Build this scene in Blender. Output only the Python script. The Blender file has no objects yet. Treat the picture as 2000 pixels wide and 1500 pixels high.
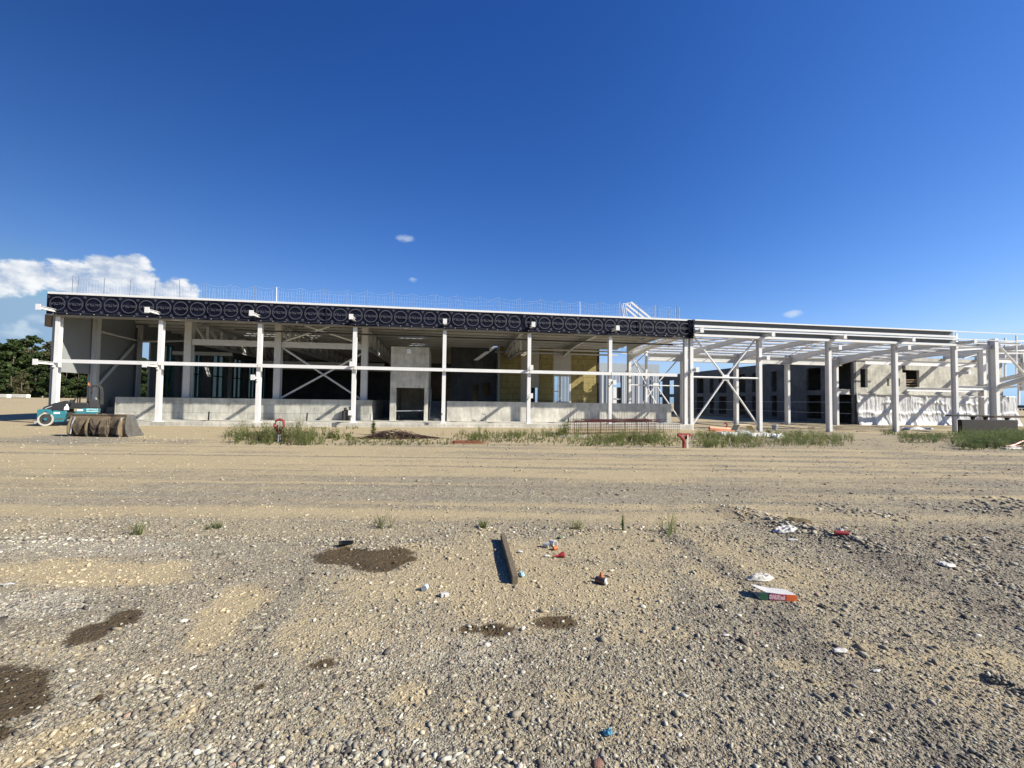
import bpy, math, random
import numpy as np
from mathutils import Vector, Matrix

scene = bpy.context.scene
col = scene.collection
R = math.radians
random.seed(7)
rng = np.random.default_rng(7)

# ------------------------------------------------------------------ camera
YAW, PITCH, ROLL = R(8.6), math.atan(33/870), 0.0130
F = 870.0                      # focal length in photo pixels (2000 px wide)
EYE = np.array([0.0, -31.4, 1.75])
fwd = np.array([math.sin(YAW)*math.cos(PITCH), math.cos(YAW)*math.cos(PITCH), math.sin(PITCH)])
r0 = np.array([math.cos(YAW), -math.sin(YAW), 0.0])
u0 = np.cross(r0, fwd)
rgt = r0*math.cos(ROLL)+u0*math.sin(ROLL)
upv = -r0*math.sin(ROLL)+u0*math.cos(ROLL)
cam_d = bpy.data.cameras.new('camera'); cam = bpy.data.objects.new('camera', cam_d); col.objects.link(cam)
m = Matrix(((rgt[0], upv[0], -fwd[0], EYE[0]), (rgt[1], upv[1], -fwd[1], EYE[1]), (rgt[2], upv[2], -fwd[2], EYE[2]), (0, 0, 0, 1)))
cam.matrix_world = m
cam_d.sensor_width = 36; cam_d.lens = 36*F/2000; cam_d.clip_start = 0.1; cam_d.clip_end = 6000
scene.camera = cam

# ------------------------------------------------------------------ light
to_sun = Vector((2.03, -1.0, 1.52)).normalized()
sun_el = math.asin(to_sun.z); sun_az = math.atan2(to_sun.x, to_sun.y)
sd = bpy.data.lights.new('sun', 'SUN'); sd.energy = 5.0; sd.angle = R(0.55); sd.color = (1.0, 0.93, 0.80)
sun = bpy.data.objects.new('sun', sd); col.objects.link(sun)
sun.rotation_euler = (-to_sun).to_track_quat('-Z', 'Y').to_euler()
scene.view_settings.view_transform = 'Standard'; scene.view_settings.look = 'None'
scene.view_settings.exposure = 0.8; scene.view_settings.gamma = 1.0
scene.view_settings.use_curve_mapping = False
scene.cycles.max_bounces = 8; scene.cycles.diffuse_bounces = 3; scene.cycles.transparent_max_bounces = 24
scene.cycles.use_denoising = True

# photo pixel -> world
def ray(px, py):
    return fwd+(px-1000)/F*rgt-(py-750)/F*upv
def atY(px, py, Y):
    d = ray(px, py); t = (Y-EYE[1])/d[1]; return Vector(EYE+t*d)
def atX(px, py, X):
    d = ray(px, py); t = (X-EYE[0])/d[0]; return Vector(EYE+t*d)
def atZ(px, py, z=0.0):
    d = ray(px, py); t = (z-EYE[2])/d[2]; return Vector(EYE+t*d)
def X_(px, Y, py=760): return atY(px, py, Y).x
def Z_(px, py, Y): return atY(px, py, Y).z

# ------------------------------------------------------------------ node helpers
class NT:
    def __init__(s, tree): s.t = tree; s.n = tree.nodes; s.l = tree.links
    def new(s, typ, **kw):
        nd = s.n.new(typ)
        for k, v in kw.items(): setattr(nd, k, v)
        return nd
    def put(s, sock, v):
        if isinstance(v, bpy.types.NodeSocket): s.l.new(v, sock)
        elif v is not None:
            if sock.type == 'RGBA' and len(v) == 3: v = (*v, 1)
            sock.default_value = v
    def math(s, op, a, b=None, c=None, clamp=False):
        nd = s.new('ShaderNodeMath', operation=op); nd.use_clamp = clamp
        s.put(nd.inputs[0], a)
        if b is not None: s.put(nd.inputs[1], b)
        if c is not None: s.put(nd.inputs[2], c)
        return nd.outputs[0]
    def mix(s, f, a, b, blend='MIX'):
        nd = s.new('ShaderNodeMix', data_type='RGBA', blend_type=blend)
        s.put(nd.inputs[0], f); s.put(nd.inputs[6], a); s.put(nd.inputs[7], b)
        return nd.outputs[2]
    def noise(s, vec, scale, detail=4, rough=.6, dist=0.0):
        nd = s.new('ShaderNodeTexNoise'); s.put(nd.inputs['Vector'], vec)
        nd.inputs['Scale'].default_value = scale; nd.inputs['Detail'].default_value = detail
        nd.inputs['Roughness'].default_value = rough; nd.inputs['Distortion'].default_value = dist
        return nd.outputs['Fac']
    def ramp(s, f, pts, interp='LINEAR'):
        nd = s.new('ShaderNodeValToRGB'); s.put(nd.inputs[0], f)
        cr = nd.color_ramp; cr.interpolation = interp
        while len(cr.elements) < len(pts): cr.elements.new(.5)
        for e, (p, c) in zip(cr.elements, pts):
            e.position = p; e.color = (*c, 1) if len(c) == 3 else c
        return nd.outputs[0]
    def smooth(s, v, a, b, lo=0.0, hi=1.0):
        nd = s.new('ShaderNodeMapRange', interpolation_type='SMOOTHSTEP')
        s.put(nd.inputs[0], v); nd.inputs[1].default_value = a; nd.inputs[2].default_value = b
        nd.inputs[3].default_value = lo; nd.inputs[4].default_value = hi
        return nd.outputs[0]
    def attr(s, name):
        nd = s.new('ShaderNodeAttribute'); nd.attribute_name = name; return nd.outputs['Fac']

def newmat(name):
    mt = bpy.data.materials.new(name); mt.use_nodes = True
    t = NT(mt.node_tree)
    return mt, t, mt.node_tree.nodes['Principled BSDF']

def mapped(t, scale=(1, 1, 1), coord='Object'):
    tc = t.new('ShaderNodeTexCoord'); mp = t.new('ShaderNodeMapping')
    t.l.new(tc.outputs[coord], mp.inputs['Vector']); mp.inputs['Scale'].default_value = scale
    return mp.outputs[0]

def mat(name, c, rough=.6, metal=0.0, var=.15, vs=3.0, c2=None, spots=None, bump=0.0, bs=30.0, spec=.5, stretch=(1, 1, 1)):
    """plain procedural surface: base colour, uneven tone, optional second colour in patches, bump"""
    mt, t, b = newmat(name)
    v = mapped(t, stretch)
    n1 = t.noise(v, vs, 5)
    k = t.smooth(n1, .25, .75, 1-var, 1+var*.6)
    cc = t.mix(1.0, c, k, 'MULTIPLY')
    if c2 is not None:
        n2 = t.noise(v, vs*.6, 6, .65)
        f = t.smooth(n2, *(spots or (.5, .65)))
        cc = t.mix(f, cc, c2)
    t.put(b.inputs['Base Color'], cc)
    b.inputs['Roughness'].default_value = rough; b.inputs['Metallic'].default_value = metal
    b.inputs['Specular IOR Level'].default_value = spec
    if bump:
        bp = t.new('ShaderNodeBump'); bp.inputs['Strength'].default_value = bump; bp.inputs['Distance'].default_value = .02
        t.put(bp.inputs['Height'], t.noise(v, bs, 4)); t.l.new(bp.outputs[0], b.inputs['Normal'])
    return mt

# ------------------------------------------------------------------ world
w = bpy.data.worlds.new('World'); scene.world = w; w.use_nodes = True
wt = NT(w.node_tree); bg = w.node_tree.nodes['Background']
sky = wt.new('ShaderNodeTexSky', sky_type='NISHITA'); sky.sun_disc = False
sky.sun_elevation = sun_el; sky.sun_rotation = sun_az
sky.altitude = 600; sky.air_density = 1.0; sky.dust_density = .25; sky.ozone_density = 3.5
tcw = wt.new('ShaderNodeTexCoord')
sepw = wt.new('ShaderNodeSeparateXYZ'); wt.l.new(tcw.outputs['Generated'], sepw.inputs[0])
AZ = wt.math('ARCTAN2', sepw.outputs[0], sepw.outputs[1])
EL = wt.math('ARCSINE', sepw.outputs[2])
hsv = wt.new('ShaderNodeHueSaturation'); hsv.inputs['Saturation'].default_value = 1.0; wt.l.new(sky.outputs[0], hsv.inputs['Color'])
# deepen the zenith: clear dry air seen through a contrasty lens
ST = .105
spc = wt.new('ShaderNodeSeparateColor'); wt.l.new(hsv.outputs[0], spc.inputs[0]); cmb = wt.new('ShaderNodeCombineColor')
KX = .575                                  # compensates the exposure setting
bl = wt.math('MINIMUM', wt.math('MULTIPLY', spc.outputs[2], 1.46*KX), 9.0*KX)
gr = wt.math('MINIMUM', wt.math('MULTIPLY', wt.math('POWER', wt.math('MULTIPLY', spc.outputs[1], ST), 1.35), 1.5*KX/ST), wt.math('MULTIPLY', bl, .70))
rd = wt.math('MINIMUM', wt.math('MULTIPLY', wt.math('POWER', wt.math('MULTIPLY', spc.outputs[0], ST), 1.84), 2.9*KX/ST), wt.math('MULTIPLY', bl, .46))
wt.put(cmb.inputs[0], rd); wt.put(cmb.inputs[1], gr); wt.put(cmb.inputs[2], bl)
# a touch darker away from the sun, brighter towards it
azf = wt.smooth(AZ, -.95, .1, .66, 1.0); azf = wt.math('MULTIPLY', azf, wt.smooth(AZ, .2, .95, 1.0, 1.10))
skm = wt.new('ShaderNodeVectorMath', operation='SCALE'); wt.l.new(cmb.outputs[0], skm.inputs[0]); wt.put(skm.inputs['Scale'], azf)
skc = skm.outputs[0]
# cumulus bank low in the west, a few small wisps; one cloud = list of puffs (photo px -> direction)
def azel(px, py):
    d = ray(px, py); d = d/np.linalg.norm(d); return math.atan2(d[0], d[1]), math.asin(d[2])
cv = wt.new('ShaderNodeCombineXYZ'); wt.put(cv.inputs[0], AZ); wt.put(cv.inputs[1], wt.math('MULTIPLY', EL, 1.5))
cn = wt.noise(cv.outputs[0], 30, 10, .56, .15)
cn2 = wt.noise(cv.outputs[0], 9, 5, .6)
def puff(px, py, rx, ry):
    a, e = azel(px, py); a2, _ = azel(px+rx, py); _, e2 = azel(px, py-ry)
    dx = wt.math('DIVIDE', wt.math('SUBTRACT', AZ, a), abs(a2-a)); dy = wt.math('DIVIDE', wt.math('SUBTRACT', EL, e), abs(e2-e))
    rr = wt.math('ADD', wt.math('MULTIPLY', dx, dx), wt.math('MULTIPLY', dy, dy))
    return wt.math('SUBTRACT', 1.0, rr)
acc = None
for p in [(-30, 545, 130, 36), (55, 535, 75, 30), (150, 548, 110, 36), (208, 520, 56, 26), (258, 517, 44, 26), (236, 540, 100, 40), (345, 572, 55, 34), (300, 575, 90, 40), (180, 572, 80, 26)]:
    q = puff(*p); acc = q if acc is None else wt.math('MAXIMUM', acc, q)
accw = None
for p in [(790, 465, 22, 12), (30, 648, 60, 18), (45, 632, 16, 10), (100, 625, 60, 14), (1550, 612, 26, 10), (0, 575, 40, 12), (806, 546, 12, 6)]:
    q = puff(*p); accw = q if accw is None else wt.math('MAXIMUM', accw, q)
den = wt.math('ADD', acc, wt.math('MULTIPLY', wt.math('SUBTRACT', cn, .5), 2.2))
cl = wt.smooth(den, .08, .62)
denw = wt.math('ADD', wt.math('MAXIMUM', accw, -2.0), wt.math('MULTIPLY', wt.math('SUBTRACT', cn, .55), 3.0))
clw = wt.math('MULTIPLY', wt.smooth(denw, .1, 1.3), .55)
shade = wt.smooth(wt.math('ADD', cn2, wt.math('MULTIPLY', wt.math('SUBTRACT', cn, .5), .8)), .32, .66)
ccol = wt.mix(shade, (2.4, 2.95, 3.9), (5.2, 5.3, 5.4))
skc2 = wt.mix(cl, skc, ccol)
skc3 = wt.mix(clw, skc2, (4.2, 4.7, 5.1))
wt.put(bg.inputs['Color'], skc3); bg.inputs['Strength'].default_value = ST

# ------------------------------------------------------------------ mesh builder
class MB:
    def __init__(s): s.v = []; s.f = []; s.mi = []
    def add(s, vs, fs, mi=0):
        o = len(s.v); s.v += [tuple(p) for p in vs]; s.f += [tuple(i+o for i in f) for f in fs]; s.mi += [mi]*len(fs); return s
    def box(s, a, b, mi=0):
        x0, y0, z0 = [min(a[i], b[i]) for i in range(3)]; x1, y1, z1 = [max(a[i], b[i]) for i in range(3)]
        return s.add([(x0, y0, z0), (x1, y0, z0), (x1, y1, z0), (x0, y1, z0), (x0, y0, z1), (x1, y0, z1), (x1, y1, z1), (x0, y1, z1)],
                     [(0, 3, 2, 1), (4, 5, 6, 7), (0, 1, 5, 4), (1, 2, 6, 5), (2, 3, 7, 6), (3, 0, 4, 7)], mi)
    def frame_(s, p0, p1, up=(0, 0, 1)):
        p0 = Vector(p0); p1 = Vector(p1); d = (p1-p0).normalized(); u = Vector(up)
        if abs(d.dot(u)) > .98: u = Vector((0, 1, 0))
        sx = d.cross(u).normalized(); uz = sx.cross(d).normalized(); return p0, p1, d, sx, uz
    def sweep(s, p0, p1, prof, up=(0, 0, 1), mi=0, caps=True):
        """extrude a closed 2-D profile (side, up) from p0 to p1"""
        p0, p1, d, sx, uz = s.frame_(p0, p1, up); n = len(prof)
        vs = [p+sx*a+uz*b for p in (p0, p1) for a, b in prof]
        fs = [(i, (i+1) % n, n+(i+1) % n, n+i) for i in range(n)]
        if caps: fs += [tuple(range(n))[::-1], tuple(range(n, 2*n))]
        return s.add(vs, fs, mi)
    def bar(s, p0, p1, w, h=None, up=(0, 0, 1), mi=0):
        h = w if h is None else h; w /= 2; h /= 2
        return s.sweep(p0, p1, [(-w, -h), (w, -h), (w, h), (-w, h)], up, mi)
    def hsec(s, p0, p1, b, h, tf=.02, tw=.014, up=(0, 0, 1), mi=0):
        """H profile: flange width b (side), total height h (up)"""
        for q in (-1, 1):
            z0, z1 = (h/2-tf)*q, h/2*q
            s.sweep(p0, p1, [(-b/2, min(z0, z1)), (b/2, min(z0, z1)), (b/2, max(z0, z1)), (-b/2, max(z0, z1))], up, mi)
        s.sweep(p0, p1, [(-tw/2, -h/2+tf), (tw/2, -h/2+tf), (tw/2, h/2-tf), (-tw/2, h/2-tf)], up, mi); return s
    def tube(s, pts, r, n=8, mi=0, close=False):
        pts = [Vector(p) for p in pts]; rings = []; m_ = len(pts)
        rs = r if isinstance(r, (list, tuple)) else [r]*m_
        ref = Vector((.13, .27, .95)).normalized(); o = len(s.v)
        for i, p in enumerate(pts):
            if close: d = pts[(i+1) % m_]-pts[i-1]
            else: d = pts[min(i+1, m_-1)]-pts[max(i-1, 0)]
            d.normalize(); rf = ref if abs(d.dot(ref)) < .95 else Vector((1, 0, 0))
            a = d.cross(rf).normalized(); b = a.cross(d)
            for k in range(n):
                t = 2*math.pi*k/n; s.v.append(tuple(p+(a*math.cos(t)+b*math.sin(t))*rs[i]))
        for i in range(m_ if close else m_-1):
            j = (i+1) % m_
            for k in range(n):
                s.f.append((o+i*n+k, o+i*n+(k+1) % n, o+j*n+(k+1) % n, o+j*n+k)); s.mi.append(mi)
        if not close:
            s.f.append(tuple(o+k for k in range(n))[::-1]); s.f.append(tuple(o+(m_-1)*n+k for k in range(n))); s.mi += [mi, mi]
        return s
    def cyl(s, p0, p1, r, n=24, r1=None, mi=0):
        return s.tube([p0, p1], [r, r if r1 is None else r1], n, mi)
    def lathe(s, c, axis, prof, n=24, mi=0):
        """prof: list of (distance along axis, radius)"""
        c = Vector(c); d = Vector(axis).normalized(); rf = Vector((0, 0, 1)) if abs(d.z) < .9 else Vector((1, 0, 0))
        a = d.cross(rf).normalized(); b = a.cross(d); o = len(s.v)
        for (h, r) in prof:
            for k in range(n):
                t = 2*math.pi*k/n; s.v.append(tuple(c+d*h+(a*math.cos(t)+b*math.sin(t))*max(r, 1e-4)))
        for i in range(len(prof)-1):
            for k in range(n):
                s.f.append((o+i*n+k, o+i*n+(k+1) % n, o+(i+1)*n+(k+1) % n, o+(i+1)*n+k)); s.mi.append(mi)
        return s
    def prism(s, poly, y0, y1, mi=0, axis='Y'):
        """poly in (x,z), extruded along y (axis='Y'); or (y,z) along x (axis='X')"""
        n = len(poly)
        if axis == 'Y': vs = [(x, y, z) for y in (y0, y1) for x, z in poly]
        else: vs = [(x, y, z) for x in (y0, y1) for y, z in poly]
        fs = [(i, (i+1) % n, n+(i+1) % n, n+i) for i in range(n)]+[tuple(range(n))[::-1], tuple(range(n, 2*n))]
        return s.add(vs, fs, mi)
    def build(s, name, mats, parent=None, smooth=False, bevel=0.0):
        me = bpy.data.meshes.new(name); me.from_pydata(s.v, [], s.f)
        mats = mats if isinstance(mats, (list, tuple)) else [mats]
        for q in mats: me.materials.append(q)
        if len(mats) > 1: me.polygons.foreach_set('material_index', s.mi)
        import bmesh as bmm
        b = bmm.new(); b.from_mesh(me); bmm.ops.recalc_face_normals(b, faces=b.faces); b.to_mesh(me); b.free()
        if smooth:
            me.polygons.foreach_set('use_smooth', [True]*len(me.polygons))
            try: me.set_sharp_from_angle(angle=R(38))
            except Exception: pass
        o = bpy.data.objects.new(name, me); col.objects.link(o)
        if parent is not None: o.parent = parent; o.matrix_parent_inverse = parent.matrix_basis.inverted()
        if bevel:
            md = o.modifiers.new('bevel', 'BEVEL'); md.width = bevel; md.segments = 2; md.limit_method = 'ANGLE'
        return o

def wall_holes(mb, u0_, u1_, z0, z1, holes, place, t0, t1, mi=0):
    """wall slab between u0..u1 x z0..z1 with rectangular holes; place(u, t, z) -> xyz; t0,t1 = thickness"""
    us = sorted({u0_, u1_, *[h[0] for h in holes], *[h[1] for h in holes]}); zs = sorted({z0, z1, *[h[2] for h in holes], *[h[3] for h in holes]})
    def hole(i, j):
        if i < 0 or j < 0 or i >= len(us)-1 or j >= len(zs)-1: return True
        uc = (us[i]+us[i+1])/2; zc = (zs[j]+zs[j+1])/2
        return any(h[0] < uc < h[1] and h[2] < zc < h[3] for h in holes)
    for i in range(len(us)-1):
        for j in range(len(zs)-1):
            if hole(i, j): continue
            a, b, c, d = us[i], us[i+1], zs[j], zs[j+1]
            for t in (t0, t1): mb.add([place(a, t, c), place(b, t, c), place(b, t, d), place(a, t, d)], [(0, 1, 2, 3)], mi)
            for di, dj, e in ((-1, 0, ((a, c), (a, d))), (1, 0, ((b, c), (b, d))), (0, -1, ((a, c), (b, c))), (0, 1, ((a, d), (b, d)))):
                if hole(i+di, j+dj):
                    (p, q), (r_, s_) = e
                    mb.add([place(p, t0, q), place(r_, t0, s_), place(r_, t1, s_), place(p, t1, q)], [(0, 1, 2, 3)], mi)
    return mb

def tag(o, label=None, cat=None, group=None, kind=None):
    if label: o['label'] = label
    if cat: o['category'] = cat
    if group: o['group'] = group
    if kind: o['kind'] = kind
    return o
def thing(name, label, cat, loc=(0, 0, 0), rz=0.0, group=None):
    o = bpy.data.objects.new(name, None); col.objects.link(o); o.location = loc; o.rotation_euler = (0, 0, rz)
    o.empty_display_size = .2
    return tag(o, label, cat, group)
def part(mb, name, mt, parent, **k):
    o = mb.build(name, mt, None, **k); o.parent = parent; return o     # geometry in the parent's own coordinates
def copy_tree(o, parent=None):
    c = o.copy(); col.objects.link(c)
    if parent is not None: c.parent = parent
    for ch in list(o.children): copy_tree(ch, c)
    return c
def npmesh(name, V, Fc, mt, attrs=None, smooth=False):
    me = bpy.data.meshes.new(name); nv = len(V); nf, k = Fc.shape
    me.vertices.add(nv); me.vertices.foreach_set('co', V.astype(np.float32).ravel())
    me.loops.add(nf*k); me.loops.foreach_set('vertex_index', Fc.astype(np.int32).ravel())
    me.polygons.add(nf); me.polygons.foreach_set('loop_start', np.arange(0, nf*k, k, dtype=np.int32))
    me.polygons.foreach_set('loop_total', np.full(nf, k, dtype=np.int32))
    if smooth: me.polygons.foreach_set('use_smooth', np.ones(nf, dtype=bool))
    me.update(calc_edges=True)
    for q in (mt if isinstance(mt, (list, tuple)) else [mt]): me.materials.append(q)
    for an, arr in (attrs or {}).items():
        a = me.attributes.new(an, 'FLOAT', 'POINT'); a.data.foreach_set('value', arr.astype(np.float32))
    o = bpy.data.objects.new(name, me); col.objects.link(o); return o

# numpy value noise
def vnoise(x, y, seed=0):
    xi = np.floor(x).astype(np.int64); yi = np.floor(y).astype(np.int64); xf = x-xi; yf = y-yi
    def h(a, b):
        n = (a*374761393+b*668265263+seed*1442695041) & 0x7fffffff
        n = ((n ^ (n >> 13))*1274126177) & 0x7fffffff
        return ((n ^ (n >> 16)) & 0xffff)/65535.0
    sx = xf*xf*(3-2*xf); sy = yf*yf*(3-2*yf)
    return (h(xi, yi)*(1-sx)+h(xi+1, yi)*sx)*(1-sy)+(h(xi, yi+1)*(1-sx)+h(xi+1, yi+1)*sx)*sy
def fbm(x, y, o=4, seed=0):
    s = 0; a = .5; t = 0
    for i in range(o): s = s+a*vnoise(x*2**i, y*2**i, seed+i*17); t += a; a *= .5
    return s/t
def sst(a, b, x): t = np.clip((x-a)/(b-a), 0, 1); return t*t*(3-2*t)
# ------------------------------------------------------------------ ground
def hor(px): return 783+.013*(px-1000)
def px_uv(px, py):
    v = F*1.75/(py-hor(px)); return (px-1000)/F*v, v
def uv_world(u, v): return u*math.cos(YAW)+v*math.sin(YAW), -u*math.sin(YAW)+v*math.cos(YAW)+EYE[1]
def world_uv(x, y):
    yy = y-EYE[1]; return x*math.cos(YAW)-yy*math.sin(YAW), x*math.sin(YAW)+yy*math.cos(YAW)
def ellw(u, v, px, py, rx, ry, rot=0.0):
    """patch of ground: 1 in the middle, 0 on the rim, negative outside (measured on the photo, fixed to the ground)"""
    vv = np.maximum(v, .6); qx = 1000+F*u/vv; qy = 783+.013*(qx-1000)+F*1.75/vv
    dx = qx-px; dy = qy-py; c_, s_ = math.cos(rot), math.sin(rot)
    return 1-np.sqrt(((dx*c_+dy*s_)/rx)**2+((-dx*s_+dy*c_)/ry)**2)

def gz(x, y):
    x = np.asarray(x, float); y = np.asarray(y, float); u, v = world_uv(x, y)
    z = -.12*sst(-9, -1, y)*sst(-30, -14, x)
    z = z-.28*sst(12, 26, x)*sst(-16, -3, y)
    far = np.hypot(x, y+31.4)
    z = z+1.25*sst(32, 110, far)*sst(-15, -45, x)
    z = z+.035*(fbm(x*.35, y*.35, 4, 3)-.5)+.012*(fbm(x*2.3, y*2.3, 3, 9)-.5)
    # stony ridge on the right, shallow ruts along the road
    a0 = px_uv(1425, 995); a1 = px_uv(1790, 1095)
    t = np.clip(((u-a0[0])*(a1[0]-a0[0])+(v-a0[1])*(a1[1]-a0[1]))/((a1[0]-a0[0])**2+(a1[1]-a0[1])**2), 0, 1)
    dd = np.hypot(u-a0[0]-t*(a1[0]-a0[0]), v-a0[1]-t*(a1[1]-a0[1]))
    z = z+.07*np.exp(-(dd/.28)**2)
    z = z-.035*np.exp(-((v-12.3-.02*u)/.22)**2)-.035*np.exp(-((v-14.2-.03*u)/.25)**2)-.03*np.exp(-((v-8.3+.03*u)/.2)**2)-.03*np.exp(-((v-9.9+.03*u)/.22)**2)+.02*np.exp(-((v-13.2-.02*u)/.3)**2)
    b0 = px_uv(1905, 1310); b1 = px_uv(2120, 1400)
    t = np.clip(((u-b0[0])*(b1[0]-b0[0])+(v-b0[1])*(b1[1]-b0[1]))/((b1[0]-b0[0])**2+(b1[1]-b0[1])**2), 0, 1)
    dd = np.hypot(u-b0[0]-t*(b1[0]-b0[0]), v-b0[1]-t*(b1[1]-b0[1]))
    z = z-.05*np.exp(-(dd/.05)**2)
    z = z+.02*np.exp(-((ellw(u, v, 730, 1052, 100, 12)-1)**2)*2)-.015*sst(0, .5, ellw(u, v, 722, 1088, 98, 30))
    return z
def gzf(x, y): return float(gz(x, y))

WET = [(690, 1082, 66, 22, 0), (765, 1084, 56, 22, 0), (740, 1096, 62, 22, .05), (262, 1198, 48, 22, -.35), (200, 1226, 60, 18, -.3), (28, 1340, 106, 66, -.1), (-10, 1400, 90, 50, -.4),
       (925, 1221, 22, 8, 0), (975, 1224, 38, 13, 0), (1090, 1208, 46, 15, 0), (645, 1287, 32, 11, -.15), (525, 1328, 14, 11, -.7), (215, 1348, 15, 5, -.1)]
SAND = [(120, 1110, 290, 26, 0, .95), (480, 1175, 85, 34, -.35, .95), (430, 1235, 80, 36, -.6, .75), (350, 1105, 62, 13, -.2, .9), (140, 1255, 150, 26, 0, .45), (120, 1440, 150, 30, -.4, .7), (330, 1300, 110, 30, -.3, .5), (400, 1375, 70, 22, -.8, .8), (700, 1225, 210, 70, 0, .55), (600, 1250, 90, 60, 0, .6), (780, 1130, 190, 45, 0, .62),
        (1060, 1140, 420, 95, 0, .66), (1250, 1070, 330, 50, 0, .6), (900, 1090, 300, 60, 0, .6), (1480, 1120, 230, 66, .2, .62), (820, 1340, 48, 24, -.2, .8), (905, 1370, 36, 26, 0, .8), (850, 1405, 42, 22, -.3, .7),
        (1060, 1345, 40, 24, 0, .6), (1120, 1350, 34, 24, 0, .6), (1560, 1290, 60, 13, .1, .75), (1620, 1325, 110, 22, .1, .6), (1700, 1265, 110, 18, .3, .6), (1950, 1280, 150, 26, .25, .7), (1840, 1010, 150, 10, 0, .7), (1600, 940, 260, 12, 0, .5), (1350, 1460, 60, 20, 0, .15), (600, 1430, 120, 26, 0, .45),
        (560, 1030, 420, 26, 0, .42), (1740, 1150, 200, 40, .25, .42), (1300, 1230, 160, 30, 0, .5)]
def tyre(u, v, p0, p1, w_, wob):
    """darker, gravelly wheel line between two photo points"""
    vv = np.maximum(v, .6); qx = 1000+F*u/vv; qy = 783+.013*(qx-1000)+F*1.75/vv
    dx, dy = p1[0]-p0[0], p1[1]-p0[1]; tq = ((qx-p0[0])*dx+(qy-p0[1])*dy)/(dx*dx+dy*dy); t = np.clip(tq, 0, 1)
    sc = w_*(qy-775)/500.; d = np.hypot(qx-p0[0]-t*dx, qy-p0[1]-t*dy); return np.exp(-(d/np.maximum(sc, .5))**2)*(.8+.9*wob)
TYRES = [((1010, 1240), (1125, 1500), 16), ((1300, 1040), (1540, 1180), 22), ((1480, 1180), (1900, 1500), 34), ((1330, 1150), (1620, 1500), 30), ((900, 1260), (860, 1500), 22), ((1690, 1090), (2050, 1230), 26), ((640, 1060), (420, 1400), 18), ((300, 1160), (-50, 1230), 22)]
def masks(x, y):
    u, v = world_uv(x, y); vv = np.maximum(v, .5)
    px = 1000+F*u/vv; py = 783+.013*(px-1000)+F*1.75/vv
    wob = (fbm(x*2.1+5, y*2.1, 4, 21)-.5); wob2 = (fbm(x*9, y*9, 3, 31)-.5)
    streak = fbm(u*.10+3, v*2.6+.25*np.sin(u*.3), 5, 41); streak2 = fbm(u*.5, v*3.2, 4, 43); lump = fbm(x*.6, y*.6, 4, 47)
    base = .30+.55*(fbm(x*.9, y*.9, 4, 51)-.5)
    road = sst(9.2, 12.0, v+lump*1.6-.8)*(1-sst(17.0, 19.5, v))*(.06+.85*sst(.3, .72, streak)+.7*(lump-.5))
    road = road+sst(5.6, 7.5, v)*(1-sst(9.2, 12.0, v))*(.75*sst(.42, .8, streak))
    front = sst(17.6, 19.5, v)*(.5+.8*(streak2-.2))*(1-.75*sst(1250, 1500, px))
    sand = base+road+front
    for (a, b, c, d, rt, k) in SAND:
        e = ellw(u, v, a, b, c, d, rt); sand = np.maximum(sand, k*sst(-.35, .55, e+wob*1.2+wob2*.3))
    # bare gravel areas
    for (a, b, c, d, k) in [(140, 858, 130, 10, .9), (190, 1060, 230, 18, .7), (90, 1175, 140, 26, .85), (1000, 905, 130, 12, .3), (1000, 965, 600, 22, .5), (1800, 1060, 260, 50, .4), (560, 1110, 90, 30, .5), (1050, 1300, 240, 30, .4), (900, 1470, 700, 40, .5)]:
        e = ellw(u, v, a, b, c, d); sand = sand*(1-k*sst(-.35, .5, e+wob*1.1))
    ty = np.zeros_like(u)
    for p0, p1, w_ in TYRES: ty = np.maximum(ty, tyre(u, v, p0, p1, w_, wob2+wob))
    ty = ty+.6*sst(.60, .72, fbm(u*.05+9, v*3.4, 3, 91))*sst(6.2, 8, v)*(1-sst(16, 18, v))
    sand = sand*(1-.8*np.clip(ty, 0, 1))
    far = np.hypot(x, y+31.4); sand = np.where(far > 45, .9, sand)
    wet = np.zeros_like(u)
    for (a, b, c, d, rt) in WET:
        e = ellw(u, v, a, b, c, d, rt); wet = np.maximum(wet, sst(-.16, .34, e+wob*.75+wob2*.5))
    dark = sst(.25, 1.7, u/vv*1.0+.2+wob*.9-.25*sst(10, 16, v))*(1-.5*sst(13, 18, v))      # coarser dark ballast on the right
    dark = np.clip(dark*.5+.35*(fbm(x*.5, y*.5, 3, 77)-.42)+.6*np.clip(ty, 0, 1), 0, 1)
    pale = np.clip(sst(0, .6, ellw(u, v, 90, 1175, 170, 34)+wob)+.7*sst(0, .6, ellw(u, v, 200, 1062, 260, 22)+wob)+.5*sst(0, .6, ellw(u, v, 820, 1260, 260, 60)+wob)+.35*sst(0, .5, ellw(u, v, 640, 1460, 500, 70)+wob), 0, 1)
    return np.clip(sand, 0, 1), wet, dark, pale

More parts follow.
